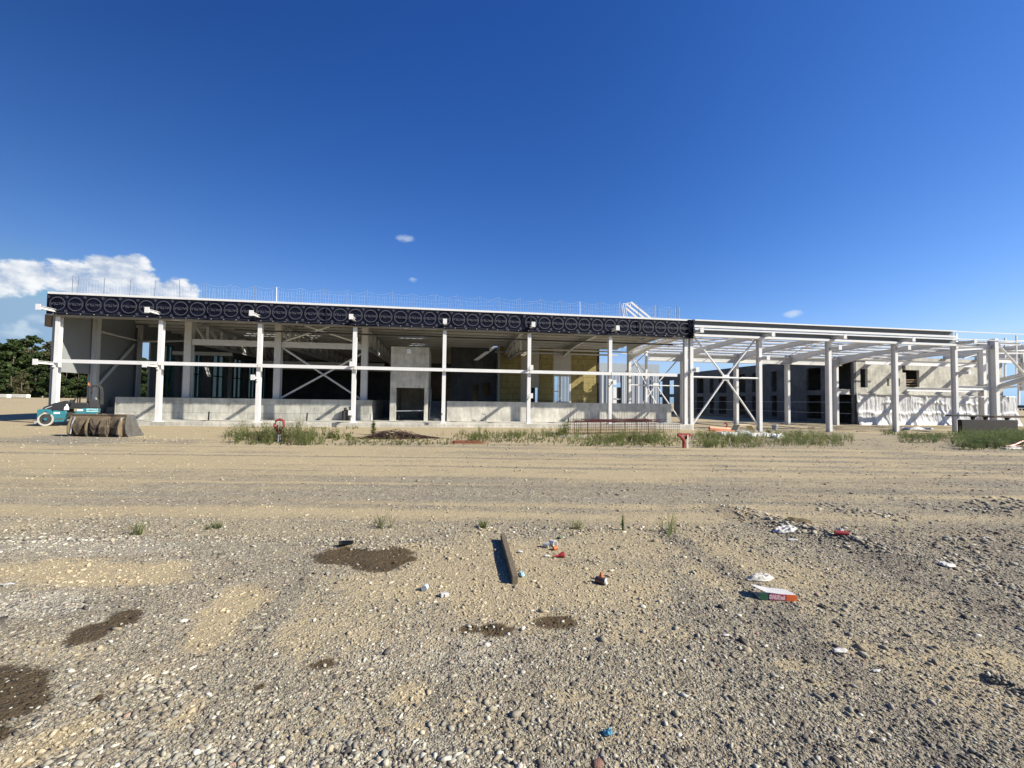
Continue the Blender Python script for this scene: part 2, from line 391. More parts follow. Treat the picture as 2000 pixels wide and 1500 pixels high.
def axis(*segs):
    out = []
    for a, b, st in segs: out += list(np.arange(a, b, st))
    return np.array(out)
gx = axis((-1600, -200, 100), (-200, -60, 10), (-60, -14, 1.0), (-14, -6, .12), (-6, 8, .06), (8, 24, .14), (24, 70, 1.2), (70, 200, 10), (200, 1601, 100))
gy = axis((-400, -60, 40), (-60, -33, 3), (-33, -30, .3), (-30, -22, .06), (-22, -5, .14), (-5, 60, 1.0), (60, 200, 10), (200, 1601, 100))
GX, GY = np.meshgrid(gx, gy); gxf = GX.ravel(); gyf = GY.ravel()
GZ = gz(gxf, gyf); GZ[np.abs(gxf) > 300] = 0
nx, ny = len(gx), len(gy)
idx = np.arange(nx*ny).reshape(ny, nx)
FQ = np.stack([idx[:-1, :-1], idx[:-1, 1:], idx[1:, 1:], idx[1:, :-1]], -1).reshape(-1, 4)
sa, we, da, pa = masks(gxf, gyf)
rust = sst(0, .4, ellw(*world_uv(gxf, gyf), 915, 864, 48, 4, 0)+.7*(fbm(gxf*2, gyf*2, 3, 5)-.5))

gm, t, b = newmat('gravel_and_sand')
tc = t.new('ShaderNodeTexCoord'); P = tc.outputs['Object']
def voro(t, vec, scale, feature='F1', out='Distance', rand=1.0):
    nd = t.new('ShaderNodeTexVoronoi', feature=feature); t.put(nd.inputs['Vector'], vec); nd.inputs['Scale'].default_value = scale
    nd.inputs['Randomness'].default_value = rand; return nd.outputs[out]
v1 = voro(t, P, 42); v1c = voro(t, P, 42, out='Color'); v2 = voro(t, P, 95); v2c = voro(t, P, 95, out='Color'); v3c = voro(t, P, 17, out='Color'); v3 = voro(t, P, 17)
sandA = t.attr('sand'); wetA = t.attr('wet'); darkA = t.attr('dark'); paleA = t.attr('pale'); rustA = t.attr('rust')
def sepc(c):
    nd = t.new('ShaderNodeSeparateColor'); t.put(nd.inputs[0], c); return nd.outputs
pal = [(0, (.07, .062, .052)), (.2, (.16, .138, .10)), (.45, (.255, .215, .15)), (.62, (.215, .20, .16)), (.8, (.33, .285, .20)), (1, (.44, .40, .31))]
c1 = t.ramp(sepc(v1c)[0], pal); c2_ = t.ramp(sepc(v2c)[1], pal); c3 = t.ramp(sepc(v3c)[2], pal)
g = t.mix(.5, c1, c2_); g = t.mix(.25, g, c3)
fine = t.noise(P, 160, 4, .7); med = t.noise(P, 5, 6, .65); big = t.noise(P, .7, 4, .6)
g = t.mix(1.0, g, t.smooth(med, .2, .8, .8, 1.25), 'MULTIPLY')
g = t.mix(darkA, g, t.mix(1.0, g, (.66, .66, .69), 'MULTIPLY'))
g = t.mix(paleA, g, t.mix(1.0, g, (1.3, 1.33, 1.4), 'MULTIPLY'))
sd_ = t.mix(t.smooth(fine, .3, .7), (.285, .228, .128), (.395, .325, .188)); sd_ = t.mix(t.smooth(med, .3, .7, 0, .5), sd_, (.36, .275, .17))
sd_ = t.mix(t.smooth(sepc(v2c)[2], .82, .92, 0, .45), sd_, (.38, .36, .30)); sd_ = t.mix(t.smooth(sepc(v2c)[0], .9, .95, 0, .5), sd_, (.14, .11, .08))
sf = t.smooth(t.math('ADD', sandA, t.math('MULTIPLY', t.math('SUBTRACT', sepc(v1c)[1], .5), .55)), .18, .72)
c = t.mix(sf, g, sd_); c = t.mix(t.smooth(big, .3, .75, 0, .22), c, (.26, .19, .12))
c = t.mix(t.math('MULTIPLY', rustA, .8), c, (.17, .05, .02))
wf = t.smooth(t.math('ADD', wetA, t.math('MULTIPLY', t.math('SUBTRACT', fine, .5),   .35)), .22, .72)
wetc = t.mix(1.0, c, (.27, .225, .155), 'MULTIPLY'); wetc = t.mix(t.smooth(med, .35, .65, .1, .6), wetc, (.085, .060, .030))
c = t.mix(wf, c, wetc)
c = t.mix(1.0, c, (1.13, 1.15, 1.15), 'MULTIPLY'); t.put(b.inputs['Base Color'], c); t.put(b.inputs['Roughness'], t.math('MULTIPLY_ADD', wf, -.28, .92)); b.inputs['Specular IOR Level'].default_value = .3
hgt = t.math('ADD', t.math('MULTIPLY', t.math('SUBTRACT', 1.0, v1), .012), t.math('MULTIPLY', t.math('SUBTRACT', 1.0, v2), .006))
hgt = t.math('ADD', hgt, t.math('MULTIPLY', t.math('SUBTRACT', 1.0, v3), .010))
hgt = t.math('MULTIPLY', hgt, t.math('MULTIPLY_ADD', sf, -.6, 1.0))
hgt = t.math('ADD', hgt, t.math('MULTIPLY', med, .03)); hgt = t.math('ADD', hgt, t.math('MULTIPLY', fine, .003))
bp = t.new('ShaderNodeBump'); bp.inputs['Strength'].default_value = 1.0; bp.inputs['Distance'].default_value = 1.15
t.put(bp.inputs['Height'], hgt); t.l.new(bp.outputs[0], b.inputs['Normal'])
GV = np.stack([gxf, gyf, GZ], -1)
ground = npmesh('ground', GV, FQ, gm, {'sand': sa, 'wet': we, 'dark': da, 'pale': pa, 'rust': rust}, smooth=True)
tag(ground, kind='structure')

# ------------------------------------------------------------------ loose stones (nobody could count them)
def ico():
    p = (1+5**.5)/2
    V = np.array([(-1, p, 0), (1, p, 0), (-1, -p, 0), (1, -p, 0), (0, -1, p), (0, 1, p), (0, -1, -p), (0, 1, -p), (p, 0, -1), (p, 0, 1), (-p, 0, -1), (-p, 0, 1)], float)
    V /= np.linalg.norm(V[0])
    Fc = np.array([(0, 11, 5), (0, 5, 1), (0, 1, 7), (0, 7, 10), (0, 10, 11), (1, 5, 9), (5, 11, 4), (11, 10, 2), (10, 7, 6), (7, 1, 8), (3, 9, 4), (3, 4, 2), (3, 2, 6), (3, 6, 8), (3, 8, 9), (4, 9, 5), (2, 4, 11), (6, 2, 10), (8, 6, 7), (9, 8, 1)])
    return V, Fc
OV = np.array([(1, 0, 0), (-1, 0, 0), (0, 1, 0), (0, -1, 0), (0, 0, 1), (0, 0, -1)], float)
OF = np.array([(0, 2, 4), (2, 1, 4), (1, 3, 4), (3, 0, 4), (2, 0, 5), (1, 2, 5), (3, 1, 5), (0, 3, 5)])
def stone_mesh(name, x, y, r, base, mt, sink=.25, attrs=True, jit=.36):
    BV, BF = base; n = len(x); k = len(BV)
    V = BV[None]*(1+rng.uniform(-jit, jit, (n, k, 1)))
    sc = np.stack([rng.uniform(.85, 1.6, n), rng.uniform(.55, 1.0, n), rng.uniform(.3, .72, n)], -1)*r[:, None]
    V = V*sc[:, None, :]
    tl = rng.normal(0, .35, (n, 2)); cx, sx = np.cos(tl[:, 0]), np.sin(tl[:, 0])
    Y = V[..., 1]*cx[:, None]-V[..., 2]*sx[:, None]; Z = V[..., 1]*sx[:, None]+V[..., 2]*cx[:, None]; V = np.stack([V[..., 0], Y, Z], -1)
    a = rng.uniform(0, 2*np.pi, n); ca, sa_ = np.cos(a)[:, None], np.sin(a)[:, None]
    X = V[..., 0]*ca-V[..., 1]*sa_; Y = V[..., 0]*sa_+V[..., 1]*ca
    z0 = gz(x, y)+sc[:, 2]*(1-2*sink)*rng.uniform(.2, 1.0, n)
    V = np.stack([X+x[:, None], Y+y[:, None], V[..., 2]+z0[:, None]], -1).reshape(-1, 3)
    Fc = (BF[None]+np.arange(n)[:, None, None]*k).reshape(-1, 3)
    s_, w_, d_, p_ = masks(x, y)
    A = {'sand': np.repeat(s_, k), 'wet': np.repeat(w_, k), 'dark': np.repeat(d_, k), 'pale': np.repeat(p_, k)} if attrs else {}
    return npmesh(name, V, Fc, mt, A)
sm_, t, b = newmat('loose_stone')
gi = t.new('ShaderNodeNewGeometry').outputs['Random Per Island']
sc_ = t.ramp(gi, [(0, (.05, .045, .04)), (.12, (.12, .10, .08)), (.3, (.22, .185, .13)), (.45, (.17, .162, .14)), (.6, (.29, .245, .165)), (.75, (.215, .205, .17)), (.9, (.34, .305, .23)), (.975, (.47, .45, .38)), (1, (.22, .12, .08))])
tcs = t.new('ShaderNodeTexCoord'); ns = t.noise(tcs.outputs['Object'], 60, 4, .7)
sc_ = t.mix(1.0, sc_, t.smooth(ns, .25, .75, .75, 1.2), 'MULTIPLY')
sc_ = t.mix(t.smooth(t.attr('sand'), .3, .9, 0, .55), sc_, (.46, .36, .215))
sc_ = t.mix(t.attr('dark'), sc_, t.mix(1.0, sc_, (.66, .66, .69), 'MULTIPLY')); sc_ = t.mix(t.attr('pale'), sc_, t.mix(1.0, sc_, (1.25, 1.28, 1.34), 'MULTIPLY'))
wetm = t.math('MULTIPLY', t.attr('wet'), t.smooth(gi, .82, .86, 1, .15))
sc_ = t.mix(wetm, sc_, t.mix(1.0, sc_, (.2, .16, .12), 'MULTIPLY'))
sc_ = t.mix(1.0, sc_, (1.25, 1.27, 1.27), 'MULTIPLY'); t.put(b.inputs['Base Color'], sc_); b.inputs['Roughness'].default_value = .85; b.inputs['Specular IOR Level'].default_value = .3

def scatter(n, v0, v1, pw=2.0, half=1.3):
    q = rng.random(n)                                   # density ~ 1/v^pw per m2 with width ~ v
    v = v0*(v1/v0)**q if pw == 2.0 else ((v0**(2-pw))+q*(v1**(2-pw)-v0**(2-pw)))**(1/(2-pw))
    u = rng.uniform(-half, half, n)*v; return uv_world(u, v)
def keep(x, y, k=.75):
    s_, w_, d_, p_ = masks(x, y); pr = (1-k*s_)*(1-.75*w_); return rng.random(len(x)) < pr
# fine gravel near the camera
x, y = scatter(150000, 1.7, 6.5); q = keep(x, y, .62); x, y = x[q], y[q]
_, v_ = world_uv(x, y); r = np.clip(rng.lognormal(np.log(.0039), .55, len(x))*(.75+.13*v_), .0025, .032)
o = stone_mesh('gravel', x, y, r, ico(), sm_); tag(o, 'loose grey and tan gravel strewn over the ground nearest the viewer', 'gravel', kind='stuff')
x, y = scatter(60000, 5.5, 26, 2.0, 1.35); q = keep(x, y, .7); x, y = x[q], y[q]
_, v_ = world_uv(x, y); r = np.clip(rng.lognormal(np.log(.0075), .5, len(x))*(.7+.05*v_), .005, .05)
o = stone_mesh('gravel', x, y, r, (OV, OF), sm_); tag(o, 'gravel spread across the track and the ground further back', 'gravel', kind='stuff')
# bigger cobbles: a few everywhere plus lines and heaps where the photo has them
cx_, cy_, cr_ = [], [], []
def heap(px, py, rx, ry, n, r0_, r1_):
    a = rng.uniform(0, 2*np.pi, n); d = np.sqrt(rng.random(n))
    for i in range(n):
        u_, v__ = px_uv(px+rx*d[i]*math.cos(a[i]), py+ry*d[i]*math.sin(a[i])); X, Y = uv_world(u_, v__)
        cx_.append(X); cy_.append(Y); cr_.append(rng.uniform(r0_, r1_))
def line(p0, p1, wd, n, r0_, r1_):
    for i in range(n):
        q = rng.random(); u_, v__ = px_uv(p0[0]+(p1[0]-p0[0])*q+rng.normal(0, wd), p0[1]+(p1[1]-p0[1])*q+rng.normal(0, wd*.35)); X, Y = uv_world(u_, v__)
        cx_.append(X); cy_.append(Y); cr_.append(rng.uniform(r0_, r1_))
heap(725, 1058, 115, 12, 260, .012, .032); heap(850, 1066, 30, 8, 30, .02, .035)
line((1420, 1000), (1760, 1082), 16, 460, .012, .045); line((1500, 1020), (1730, 1075), 8, 60, .035, .065)
line((1600, 985), (1760, 1010), 14, 120, .015, .05); heap(1945, 985, 75, 16, 80, .02, .075); line((1700, 960), (1990, 1010), 14, 90, .015, .05); line((1850, 1080), (2040, 1180), 18, 110, .015, .05); line((1290, 1010), (1450, 1060), 12, 120, .01, .03); heap(1900, 1075, 100, 40, 90, .02, .06)
line((210, 1045), (600, 1048), 9, 120, .012, .035); line((860, 1035), (1330, 1030), 12, 260, .012, .04); line((0, 1050), (220, 1050), 10, 120, .015, .045)
heap(540, 1000, 400, 40, 120, .012, .04); heap(1300, 940, 700, 50, 160, .015, .05); heap(520, 1470, 520, 40, 300, .014, .034); heap(300, 1380, 260, 70, 160, .012, .032)
heap(1000, 1200, 900, 200, 320, .01, .028); heap(1700, 1150, 300, 120, 160, .01, .032); heap(1200, 1450, 800, 60, 200, .012, .03); heap(1190, 1140, 20, 20, 12, .01, .02)
heap(300, 860, 120, 8, 60, .03, .07); heap(970, 1219, 18, 5, 22, .01, .02); heap(1100, 1140, 300, 90, 160, .01, .022); heap(340, 1330, 60, 30, 90, .012, .03)
heap(760, 1090, 60, 15, 16, .008, .016); line((1905, 1300), (2000, 1345), 10, 60, .01, .03)
x, y, r = np.array(cx_), np.array(cy_), np.array(cr_)
o = stone_mesh('rubble', x, y, r*.72, ico(), sm_, sink=.3); tag(o, 'larger cobbles and broken stones in lines and heaps on the gravel', 'stones', kind='stuff')
# ------------------------------------------------------------------ materials of the buildings
M_white = mat('white_paint', (.70, .70, .69), .42, var=.05, vs=1.5, c2=(.5, .485, .45), spots=(.66, .86), spec=.4)
M_grey = mat('pale_grey_paint', (.56, .56, .54), .5, var=.07, vs=1.5, c2=(.42, .41, .38), spots=(.62, .85))
M_galv = mat('galvanised_steel', (.52, .53, .53), .42, .55, var=.12, vs=2)
M_web = mat('dark_grey_web', (.155, .165, .175), .55, var=.1, vs=.8)  # channel webs in a much darker grey than their white flanges
M_deck = mat('roof_sheet', (.26, .235, .19), .5, .15, var=.10, vs=.6)
M_clad = mat('grey_cladding', (.26, .275, .28), .55, var=.06, vs=1)
M_dark = mat('dark_plastic', (.018, .018, .02), .5, var=.3)
M_black = mat('black_pipe', (.025, .025, .027), .45, var=.2)
M_rust = mat('rusty_steel', (.13, .055, .035), .8, .2, var=.35, vs=8, c2=(.05, .03, .028), spots=(.45, .6))
M_teal = mat('teal_window_frame', (.03, .13, .14), .4, var=.15)
M_red = mat('red_plastic', (.30, .025, .025), .45, var=.15)
M_wood = mat('weathered_wood', (.26, .175, .10), .8, var=.3, vs=9, c2=(.15, .10, .065), spots=(.5, .62), stretch=(1, 6, 6), bump=.4, bs=40)
M_plastic_white = mat('white_plastic', (.78, .78, .76), .4, var=.06)

def concrete(name, c, panels=(2.4, .62), lines=.55, wet=.0):
    mt, t, b = newmat(name)
    tc = t.new('ShaderNodeTexCoord'); P = tc.outputs['Object']
    sp = t.new('ShaderNodeSeparateXYZ'); t.l.new(P, sp.inputs[0])
    cb = t.new('ShaderNodeCombineXYZ'); t.put(cb.inputs[0], t.math('ADD', sp.outputs[0], sp.outputs[1])); t.put(cb.inputs[1], sp.outputs[2])
    br = t.new('ShaderNodeTexBrick'); t.l.new(cb.outputs[0], br.inputs['Vector'])
    br.inputs['Scale'].default_value = 1.0; br.inputs['Mortar Size'].default_value = .012; br.inputs['Mortar Smooth'].default_value = .3
    br.inputs['Brick Width'].default_value = panels[0]; br.inputs['Row Height'].default_value = panels[1]; br.offset = .5
    br.inputs['Color1'].default_value = (1, 1, 1, 1); br.inputs['Color2'].default_value = (.84, .85, .86, 1); br.inputs['Mortar'].default_value = (1-lines, 1-lines, 1-lines, 1)
    mp = t.new('ShaderNodeMapping'); mp.inputs['Scale'].default_value = (1, 1, .28); t.l.new(P, mp.inputs[0])
    n1 = t.noise(P, .8, 6, .65); n2 = t.noise(mp.outputs[0], 4.5, 6, .7); n3 = t.noise(P, 25, 3, .6)
    k = t.math('MULTIPLY', t.smooth(n1, .25, .75, .72, 1.18), t.smooth(n2, .3, .75, 1.12, .78)); k = t.math('MULTIPLY', k, t.smooth(n3, .2, .8, .93, 1.07))
    cc = t.mix(1.0, t.mix(1.0, c, k, 'MULTIPLY'), br.outputs['Color'], 'MULTIPLY')
    vo = t.new('ShaderNodeTexVoronoi'); vo.inputs['Scale'].default_value = 1.7; t.l.new(P, vo.inputs['Vector'])
    cc = t.mix(t.smooth(vo.outputs['Distance'], .05, .07, .55, 0), cc, (.05, .05, .05))     # tie-rod holes
    t.put(b.inputs['Base Color'], cc); b.inputs['Roughness'].default_value = .85; b.inputs['Specular IOR Level'].default_value = .25
    bp = t.new('ShaderNodeBump'); bp.inputs['Strength'].default_value = .35; bp.inputs['Distance'].default_value = .01
    t.put(bp.inputs['Height'], t.math('ADD', n3, t.math('MULTIPLY', br.outputs['Fac'], -1.0))); t.l.new(bp.outputs[0], b.inputs['Normal'])
    return mt
M_conc = concrete('cast_concrete', (.50, .49, .43))
M_conc2 = concrete('board_marked_concrete', (.54, .525, .46), (1.25, 2.6), .25)
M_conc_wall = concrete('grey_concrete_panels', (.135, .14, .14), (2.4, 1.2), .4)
M_slab = concrete('slab_concrete', (.56, .54, .475), (6.0, 3.0), .3)
def glassmat(name, tint, alpha):
    mt, t, b = newmat(name)
    out = mt.node_tree.nodes['Material Output']; tr = t.new('ShaderNodeBsdfTransparent'); gl = t.new('ShaderNodeBsdfGlossy'); gl.inputs['Roughness'].default_value = .02
    tr.inputs[0].default_value = (*tint, 1); gl.inputs[0].default_value = (.8, .9, .9, 1)
    fr = t.new('ShaderNodeFresnel'); fr.inputs[0].default_value = 1.5
    mx = t.new('ShaderNodeMixShader'); t.put(mx.inputs[0], t.math('MULTIPLY_ADD', fr.outputs[0], .25, alpha)); t.l.new(tr.outputs[0], mx.inputs[1]); t.l.new(gl.outputs[0], mx.inputs[2]); t.l.new(mx.outputs[0], out.inputs[0])
    return mt
M_glass = glassmat('window_glass', (.40, .40, .36), .03)
def brickwool():
    mt, t, b = newmat('mineral_wool_batts')
    tc = t.new('ShaderNodeTexCoord'); sp = t.new('ShaderNodeSeparateXYZ'); t.l.new(tc.outputs['Object'], sp.inputs[0])
    cb = t.new('ShaderNodeCombineXYZ'); t.put(cb.inputs[0], sp.outputs[0]); t.put(cb.inputs[1], sp.outputs[2])
    br = t.new('ShaderNodeTexBrick'); t.l.new(cb.outputs[0], br.inputs['Vector']); br.inputs['Scale'].default_value = 1
    br.inputs['Brick Width'].default_value = 1.15; br.inputs['Row Height'].default_value = .62; br.inputs['Mortar Size'].default_value = .014
    br.inputs['Color1'].default_value = (.36, .30, .125, 1); br.inputs['Color2'].default_value = (.30, .245, .10, 1); br.inputs['Mortar'].default_value = (.10, .075, .03, 1)
    n = t.noise(tc.outputs['Object'], 3, 6, .7); n2 = t.noise(tc.outputs['Object'], 20, 4)
    cc = t.mix(1.0, br.outputs['Color'], t.smooth(n, .3, .7, .8, 1.15), 'MULTIPLY'); t.put(b.inputs['Base Color'], cc); b.inputs['Roughness'].default_value = .95
    bp = t.new('ShaderNodeBump'); bp.inputs['Distance'].default_value = .03; t.put(bp.inputs['Height'], n2); t.l.new(bp.outputs[0], b.inputs['Normal'])
    return mt
M_wool = brickwool()
def membrane():
    mt, t, b = newmat('navy_membrane')
    P = mapped(t, (1, 1, .6)); n = t.noise(P, 1.6, 6, .6, .6)
    cc = t.mix(t.smooth(n, .3, .7), (.004, .005, .012), (.010, .012, .026)); t.put(b.inputs['Base Color'], cc)
    b.inputs['Roughness'].default_value = .6; b.inputs['Specular IOR Level'].default_value = .07
    bp = t.new('ShaderNodeBump'); bp.inputs['Strength'].default_value = .6; bp.inputs['Distance'].default_value = .06; t.put(bp.inputs['Height'], n); t.l.new(bp.outputs[0], b.inputs['Normal'])
    return mt
M_memb = membrane()
M_print = mat('grey_print', (.060, .064, .080), .7, var=.25, vs=2)

# ------------------------------------------------------------------ the long hall
XS = [X_(px, -.2, 720) for px in (106, 309, 504, 691, 867.5, 1034, 1193, 1341)]
XF = [X_(px, -.2, 720) for px in (1352, 1486, 1622, 1752, 1869)]
ZT, ZB, ZS, ZP = 8.07, 6.71, .15, 1.67          # roof edge, membrane foot, slab, platform
def zr(y): return 7.78-.021*y                    # underside of the roof sheet
XL, XR, YD = XS[0]-.25, XS[-1]+.2, 34.0
SPLIT = X_(965, 13.6)
hall = thing('hall_building', 'long hall under construction with a printed navy membrane along its roof edge', 'building', (0, 0, 0))

part(MB().box((XL-.5, -.42, -.75), (XR+.15, 3.2, ZS)).box((XL-.5, 3.2, -.75), (XR-.2, 13, ZS-.006)), 'slab', M_slab, hall)
# loading platform with formed concrete front
XA, XB = X_(224, 3.2, 800), X_(726, 3.2, 800); XC, XD = X_(873, 3.2, 800), X_(1311, 3.2, 810)
part(MB().box((XA, 3.2, ZS-.3), (XB, 3.5, ZP)).box((XA, 3.5, ZS-.3), (XB, YD, ZP-.03)), 'platform_wall', M_conc, hall)
part(MB().box((XC, 3.2, ZS-.3), (XD, 3.5, ZP)).box((XC, 3.5, ZS-.3), (XD, 13.6, ZP-.03)), 'platform_wall', M_slab, hall)
part(MB().box((XL+.3, 4.6, ZS-.5), (XA-.02, YD, ZP-.05)), 'platform_floor', M_conc_wall, hall)
part(MB().box((XB+.01, 9.5, ZS-.3), (XC-.01, YD, ZP-.035)), 'platform_floor', M_conc_wall, hall)
part(MB().box((XL+.4, 3.6, ZS-.1), (XA-.3, 4.0, ZS+.35)).box((XL+.4, 4.0, ZS-.1), (XA-.3, 4.58, ZS+.8)), 'loading_step', M_conc_wall, hall)
# concrete shaft with doorway
SX0, SX1 = X_(762, 3.15, 780), X_(836, 3.15, 780); DX0, DX1 = X_(773.5, 3.15, 790), X_(828.5, 3.15, 790)
ZSH = Z_(800, 678, 3.15); ZD = Z_(800, 757.5, 3.15); ZD2 = Z_(800, 732, 3.15)
mb = MB(); wall_holes(mb, SX0, SX1, ZS-.1, ZSH, [(DX0, DX1, ZS-.05, ZD2)], lambda u, tt, z: (u, tt, z), 3.05, 3.3)
mb.box((DX0, 3.13, ZD), (DX1, 3.28, ZD2))
mb.box((SX0, 3.302, ZS-.1), (SX0+.25, 9.4, ZSH)).box((SX1-.25, 3.302, ZS-.1), (SX1, 9.4, ZSH)).box((SX0+.252, 9.1, ZS-.1), (SX1-.252, 9.4, ZSH)).box((SX0+.252, 3.302, ZSH-.25), (SX1-.252, 9.098, ZSH))
part(mb, 'concrete_shaft', M_conc2, hall)
bx_ = atY(799, 686, 3.02); part(MB().box((bx_.x-.17, 2.96, bx_.z-.17), (bx_.x+.17, 3.045, bx_.z+.17)), 'control_box', M_plastic_white, hall, bevel=.01)
zz = Z_(800, 803, 3.2); part(MB().bar((DX0, 3.2, zz), (DX1, 3.2, zz+.05), .06), 'door_barrier', M_galv, hall)
# stairs up to the platform beside the shaft
mb = MB(); s0, s1 = SX1+.03, XC-.22; ns = 9
for i in range(ns): mb.box((s0, 3.5+.3*i, ZS-.02), (s1, 3.5+.3*ns+.4, ZS+(i+1)*(ZP-.04-ZS)/ns))
part(mb, 'stairs', M_conc_wall, hall)
mb = MB(); mb.tube([(s0+.1, 3.6, ZS+1.0), (s0+.1, 6.3, ZP+1.0)], .025); [mb.tube([(s0+.1, yy, ZS+.1+(yy-3.6)/2.7*1.4), (s0+.1, yy, ZS+1.0+(yy-3.6)/2.7*1.52)], .02) for yy in (3.6, 4.9, 6.3)]
part(mb, 'handrail', M_galv, hall)
part(MB().box((XC-.2, 3.55, ZS), (XC-.02, 9, ZP+.0)), 'stair_wall', M_conc_wall, hall)

# front columns
for i, X in enumerate(XS):
    w_, d_ = (.25, .27)
    mb = MB(); mb.hsec((X, 0, ZS), (X, 0, 7.6), w_, d_, .028, .02, up=(0, 1, 0))
    mb.box((X-.22, -.24, ZS), (X+.22, .24, ZS+.03))
    part(mb, 'column', M_white, hall)
# second line of columns on the platform
XI = [X_(368, 3.9, 720), X_(543, 3.9, 720), X_(712, 3.9, 720)]
for X in XI:
    mb = MB(); mb.hsec((X, 3.9, ZP), (X, 3.9, 7.55), .46, .46, .035, .025, up=(0, 1, 0)); mb.box((X-.3, 3.65, ZP-.005), (X+.3, 4.2, ZP+.03))
    part(mb, 'column', M_grey, hall)
# long girt across the front
zg0, zg1 = Z_(108, 705.5, -.25), Z_(1190, 729.3, -.25); zg = (zg0+zg1)/2
for i in range(len(XS)-1):
    mb = MB(); a, b2 = XS[i]+.02, XS[i+1]-.02
    if i == len(XS)-2: b2 = X_(1322, -.25, 735)
    prof = [(-.06, -.11), (.06, -.11), (.06, .11), (-.06, .11)]
    mb.sweep((a, -.26, zg), (b2, -.26, zg), prof)
    part(mb, 'girt', M_white, hall)
# outrigger brackets for the facade
def bracket(x, px, py, parent, ml, y0=-.2, ln=1.35, s=.16, plate=.34, hook=True):
    z = Z_(px, py, y0-ln+.1)
    mb = MB(); mb.hsec((x, y0, z), (x, y0-ln, z), s, s*1.05, .016, .012)
    if hook: mb.box((x-.05, y0-.12, z-.22), (x+.05, y0+.02, z-s*.6))
    a = part(mb, 'bracket', ml, parent)
    e = MB().box((x-plate*.38, y0-ln-.03, z-plate/2), (x+plate*.38, y0-ln+.001, z+plate/2)).build('end_plate', M_white); e.parent = a
BR = [(0, 80, 600), (0, 74, 707), (1, 292, 606), (1, 288, 712), (2, 492, 612), (2, 488, 737), (3, 687, 619), (3, 682, 711), (3, 676, 806), (4, 869, 628), (4, 864, 802), (5, 1042, 634), (5, 1041, 718), (5, 1040, 773), (6, 1206, 641), (6, 1203, 747)]
for i, px, py in BR: bracket(XS[i], px, py, hall, M_white, ln=(1.3 if py < 660 or i < 2 else .75))
# roof edge: cap, membrane, lip
YF = -.36
part(MB().box((XL-.15, YF-.06, ZT-.13), (XR+.1, .1, ZT)).box((XL-.13, .1, ZT-.1), (XR+.1, .35, ZT-.03)), 'roof_cap', M_white, hall)
def clothgrid(x0, x1, z0, z1, nx_, nz_, fy):
    vs = []; fs = []
    for j in range(nz_+1):
        for i in range(nx_+1):
            x = x0+(x1-x0)*i/nx_; z = z0+(z1-z0)*j/nz_; vs.append((x, fy(x, z), z))
    for j in range(nz_):
        for i in range(nx_): k = j*(nx_+1)+i; fs.append((k, k+1, k+nx_+2, k+nx_+1))
    return vs, fs
mx0, mx1 = XL-.2, XR+.12
def memb_y(x, z):
    a = .03*(float(vnoise(np.array(x*1.3), np.array(z*1.1), 3))-.5)+.015*(float(vnoise(np.array(x*5.), np.array(z*3.), 4))-.5)
    return YF-.02+a*(1.0 if z > ZB+.1 else 1.6)
mb = MB(); gv, gf = clothgrid(mx0, mx1, ZB, ZT-.14, 420, 8, memb_y)
gv = [(x_, y_, z_-(.07*(float(vnoise(np.array(x_*.8), np.array(3.), 14))-.4)+.03*float(vnoise(np.array(x_*3.), np.array(1.), 15)))*max(0, 1-(z_-ZB)/.5)) for x_, y_, z_ in gv]
mb.add(gv, gf); mb.add(*clothgrid(mx0, mx1, ZB, ZT-.14, 60, 2, lambda x, z: YF+.05))
# wrapped ends and the gathered bunch at the right end
mb.add([(mx0, YF-.02, ZB), (mx0, YF-.02, ZT-.1), (mx0-.22, .2, ZT-.02), (mx0-.3, .8, ZT-.1), (mx0-.3, .9, ZB+.35), (mx0-.2, .2, ZB+.15)], [(0, 1, 2, 5), (5, 2, 3, 4)])
for k in range(7):
    xx = mx1-.28+.06*k; mb.tube([(xx+random.uniform(-.03, .03), YF-.05-random.uniform(0, .06), z) for z in np.linspace(ZB-.08, ZT-.05, 7)], [random.uniform(.025, .06) for _ in range(7)], 6)
for xx in (mx0+.3+16*1.0, mx0+.3+30*.995, mx0+9.2, mx0+38.3):       # lapped seams
    mb.add([(xx-.05, YF-.10, ZB-.03), (xx+.06, YF-.075, ZB-.02), (xx+.03, YF-.075, ZT-.16), (xx-.06, YF-.11, ZT-.16)], [(0, 1, 2, 3)])
part(mb, 'membrane', M_memb, hall)
memb = hall.children[-1]
# printed pattern: ring, word, two small rings; every repeat is a print of its own on the membrane
def ringmesh(mb, cx, cz, r, w_, y, n=40, a0=0, a1=2*math.pi, sx=1.0):
    o = len(mb.v)
    for k in range(n+1):
        a = a0+(a1-a0)*k/n
        for q in (r-w_, r): mb.v.append((cx+q*math.cos(a)*sx, y, cz+q*math.sin(a)))
    for k in range(n): mb.f.append((o+2*k, o+2*k+1, o+2*k+3, o+2*k+2)); mb.mi.append(0)
pm = MB(); ringmesh(pm, 0, 0, .44, .045, 0); ringmesh(pm, 0, -.0, .40, .016, -.001, 14, .3, 2.3)
for sx_, sz_ in ((-.50, .43), (.47, -.47)): ringmesh(pm, sx_, sz_, .085, .035, 0, 16); ringmesh(pm, sx_, sz_, .03, .03, 0, 8)
pm.add([(-.5, 0, -.585), (.45, 0, -.585), (.45, 0, -.572), (-.5, 0, -.572)], [(0, 1, 2, 3)])
tcu = bpy.data.curves.new('print_word', 'FONT'); tcu.body = 'SALTSLA'; tcu.align_x = 'CENTER'; tcu.align_y = 'CENTER'; tcu.size = .215; tcu.offset = .006
to = bpy.data.objects.new('print_word', tcu); col.objects.link(to); bpy.context.view_layer.update()
dg = bpy.context.evaluated_depsgraph_get(); tm = bpy.data.meshes.new_from_object(to.evaluated_get(dg))
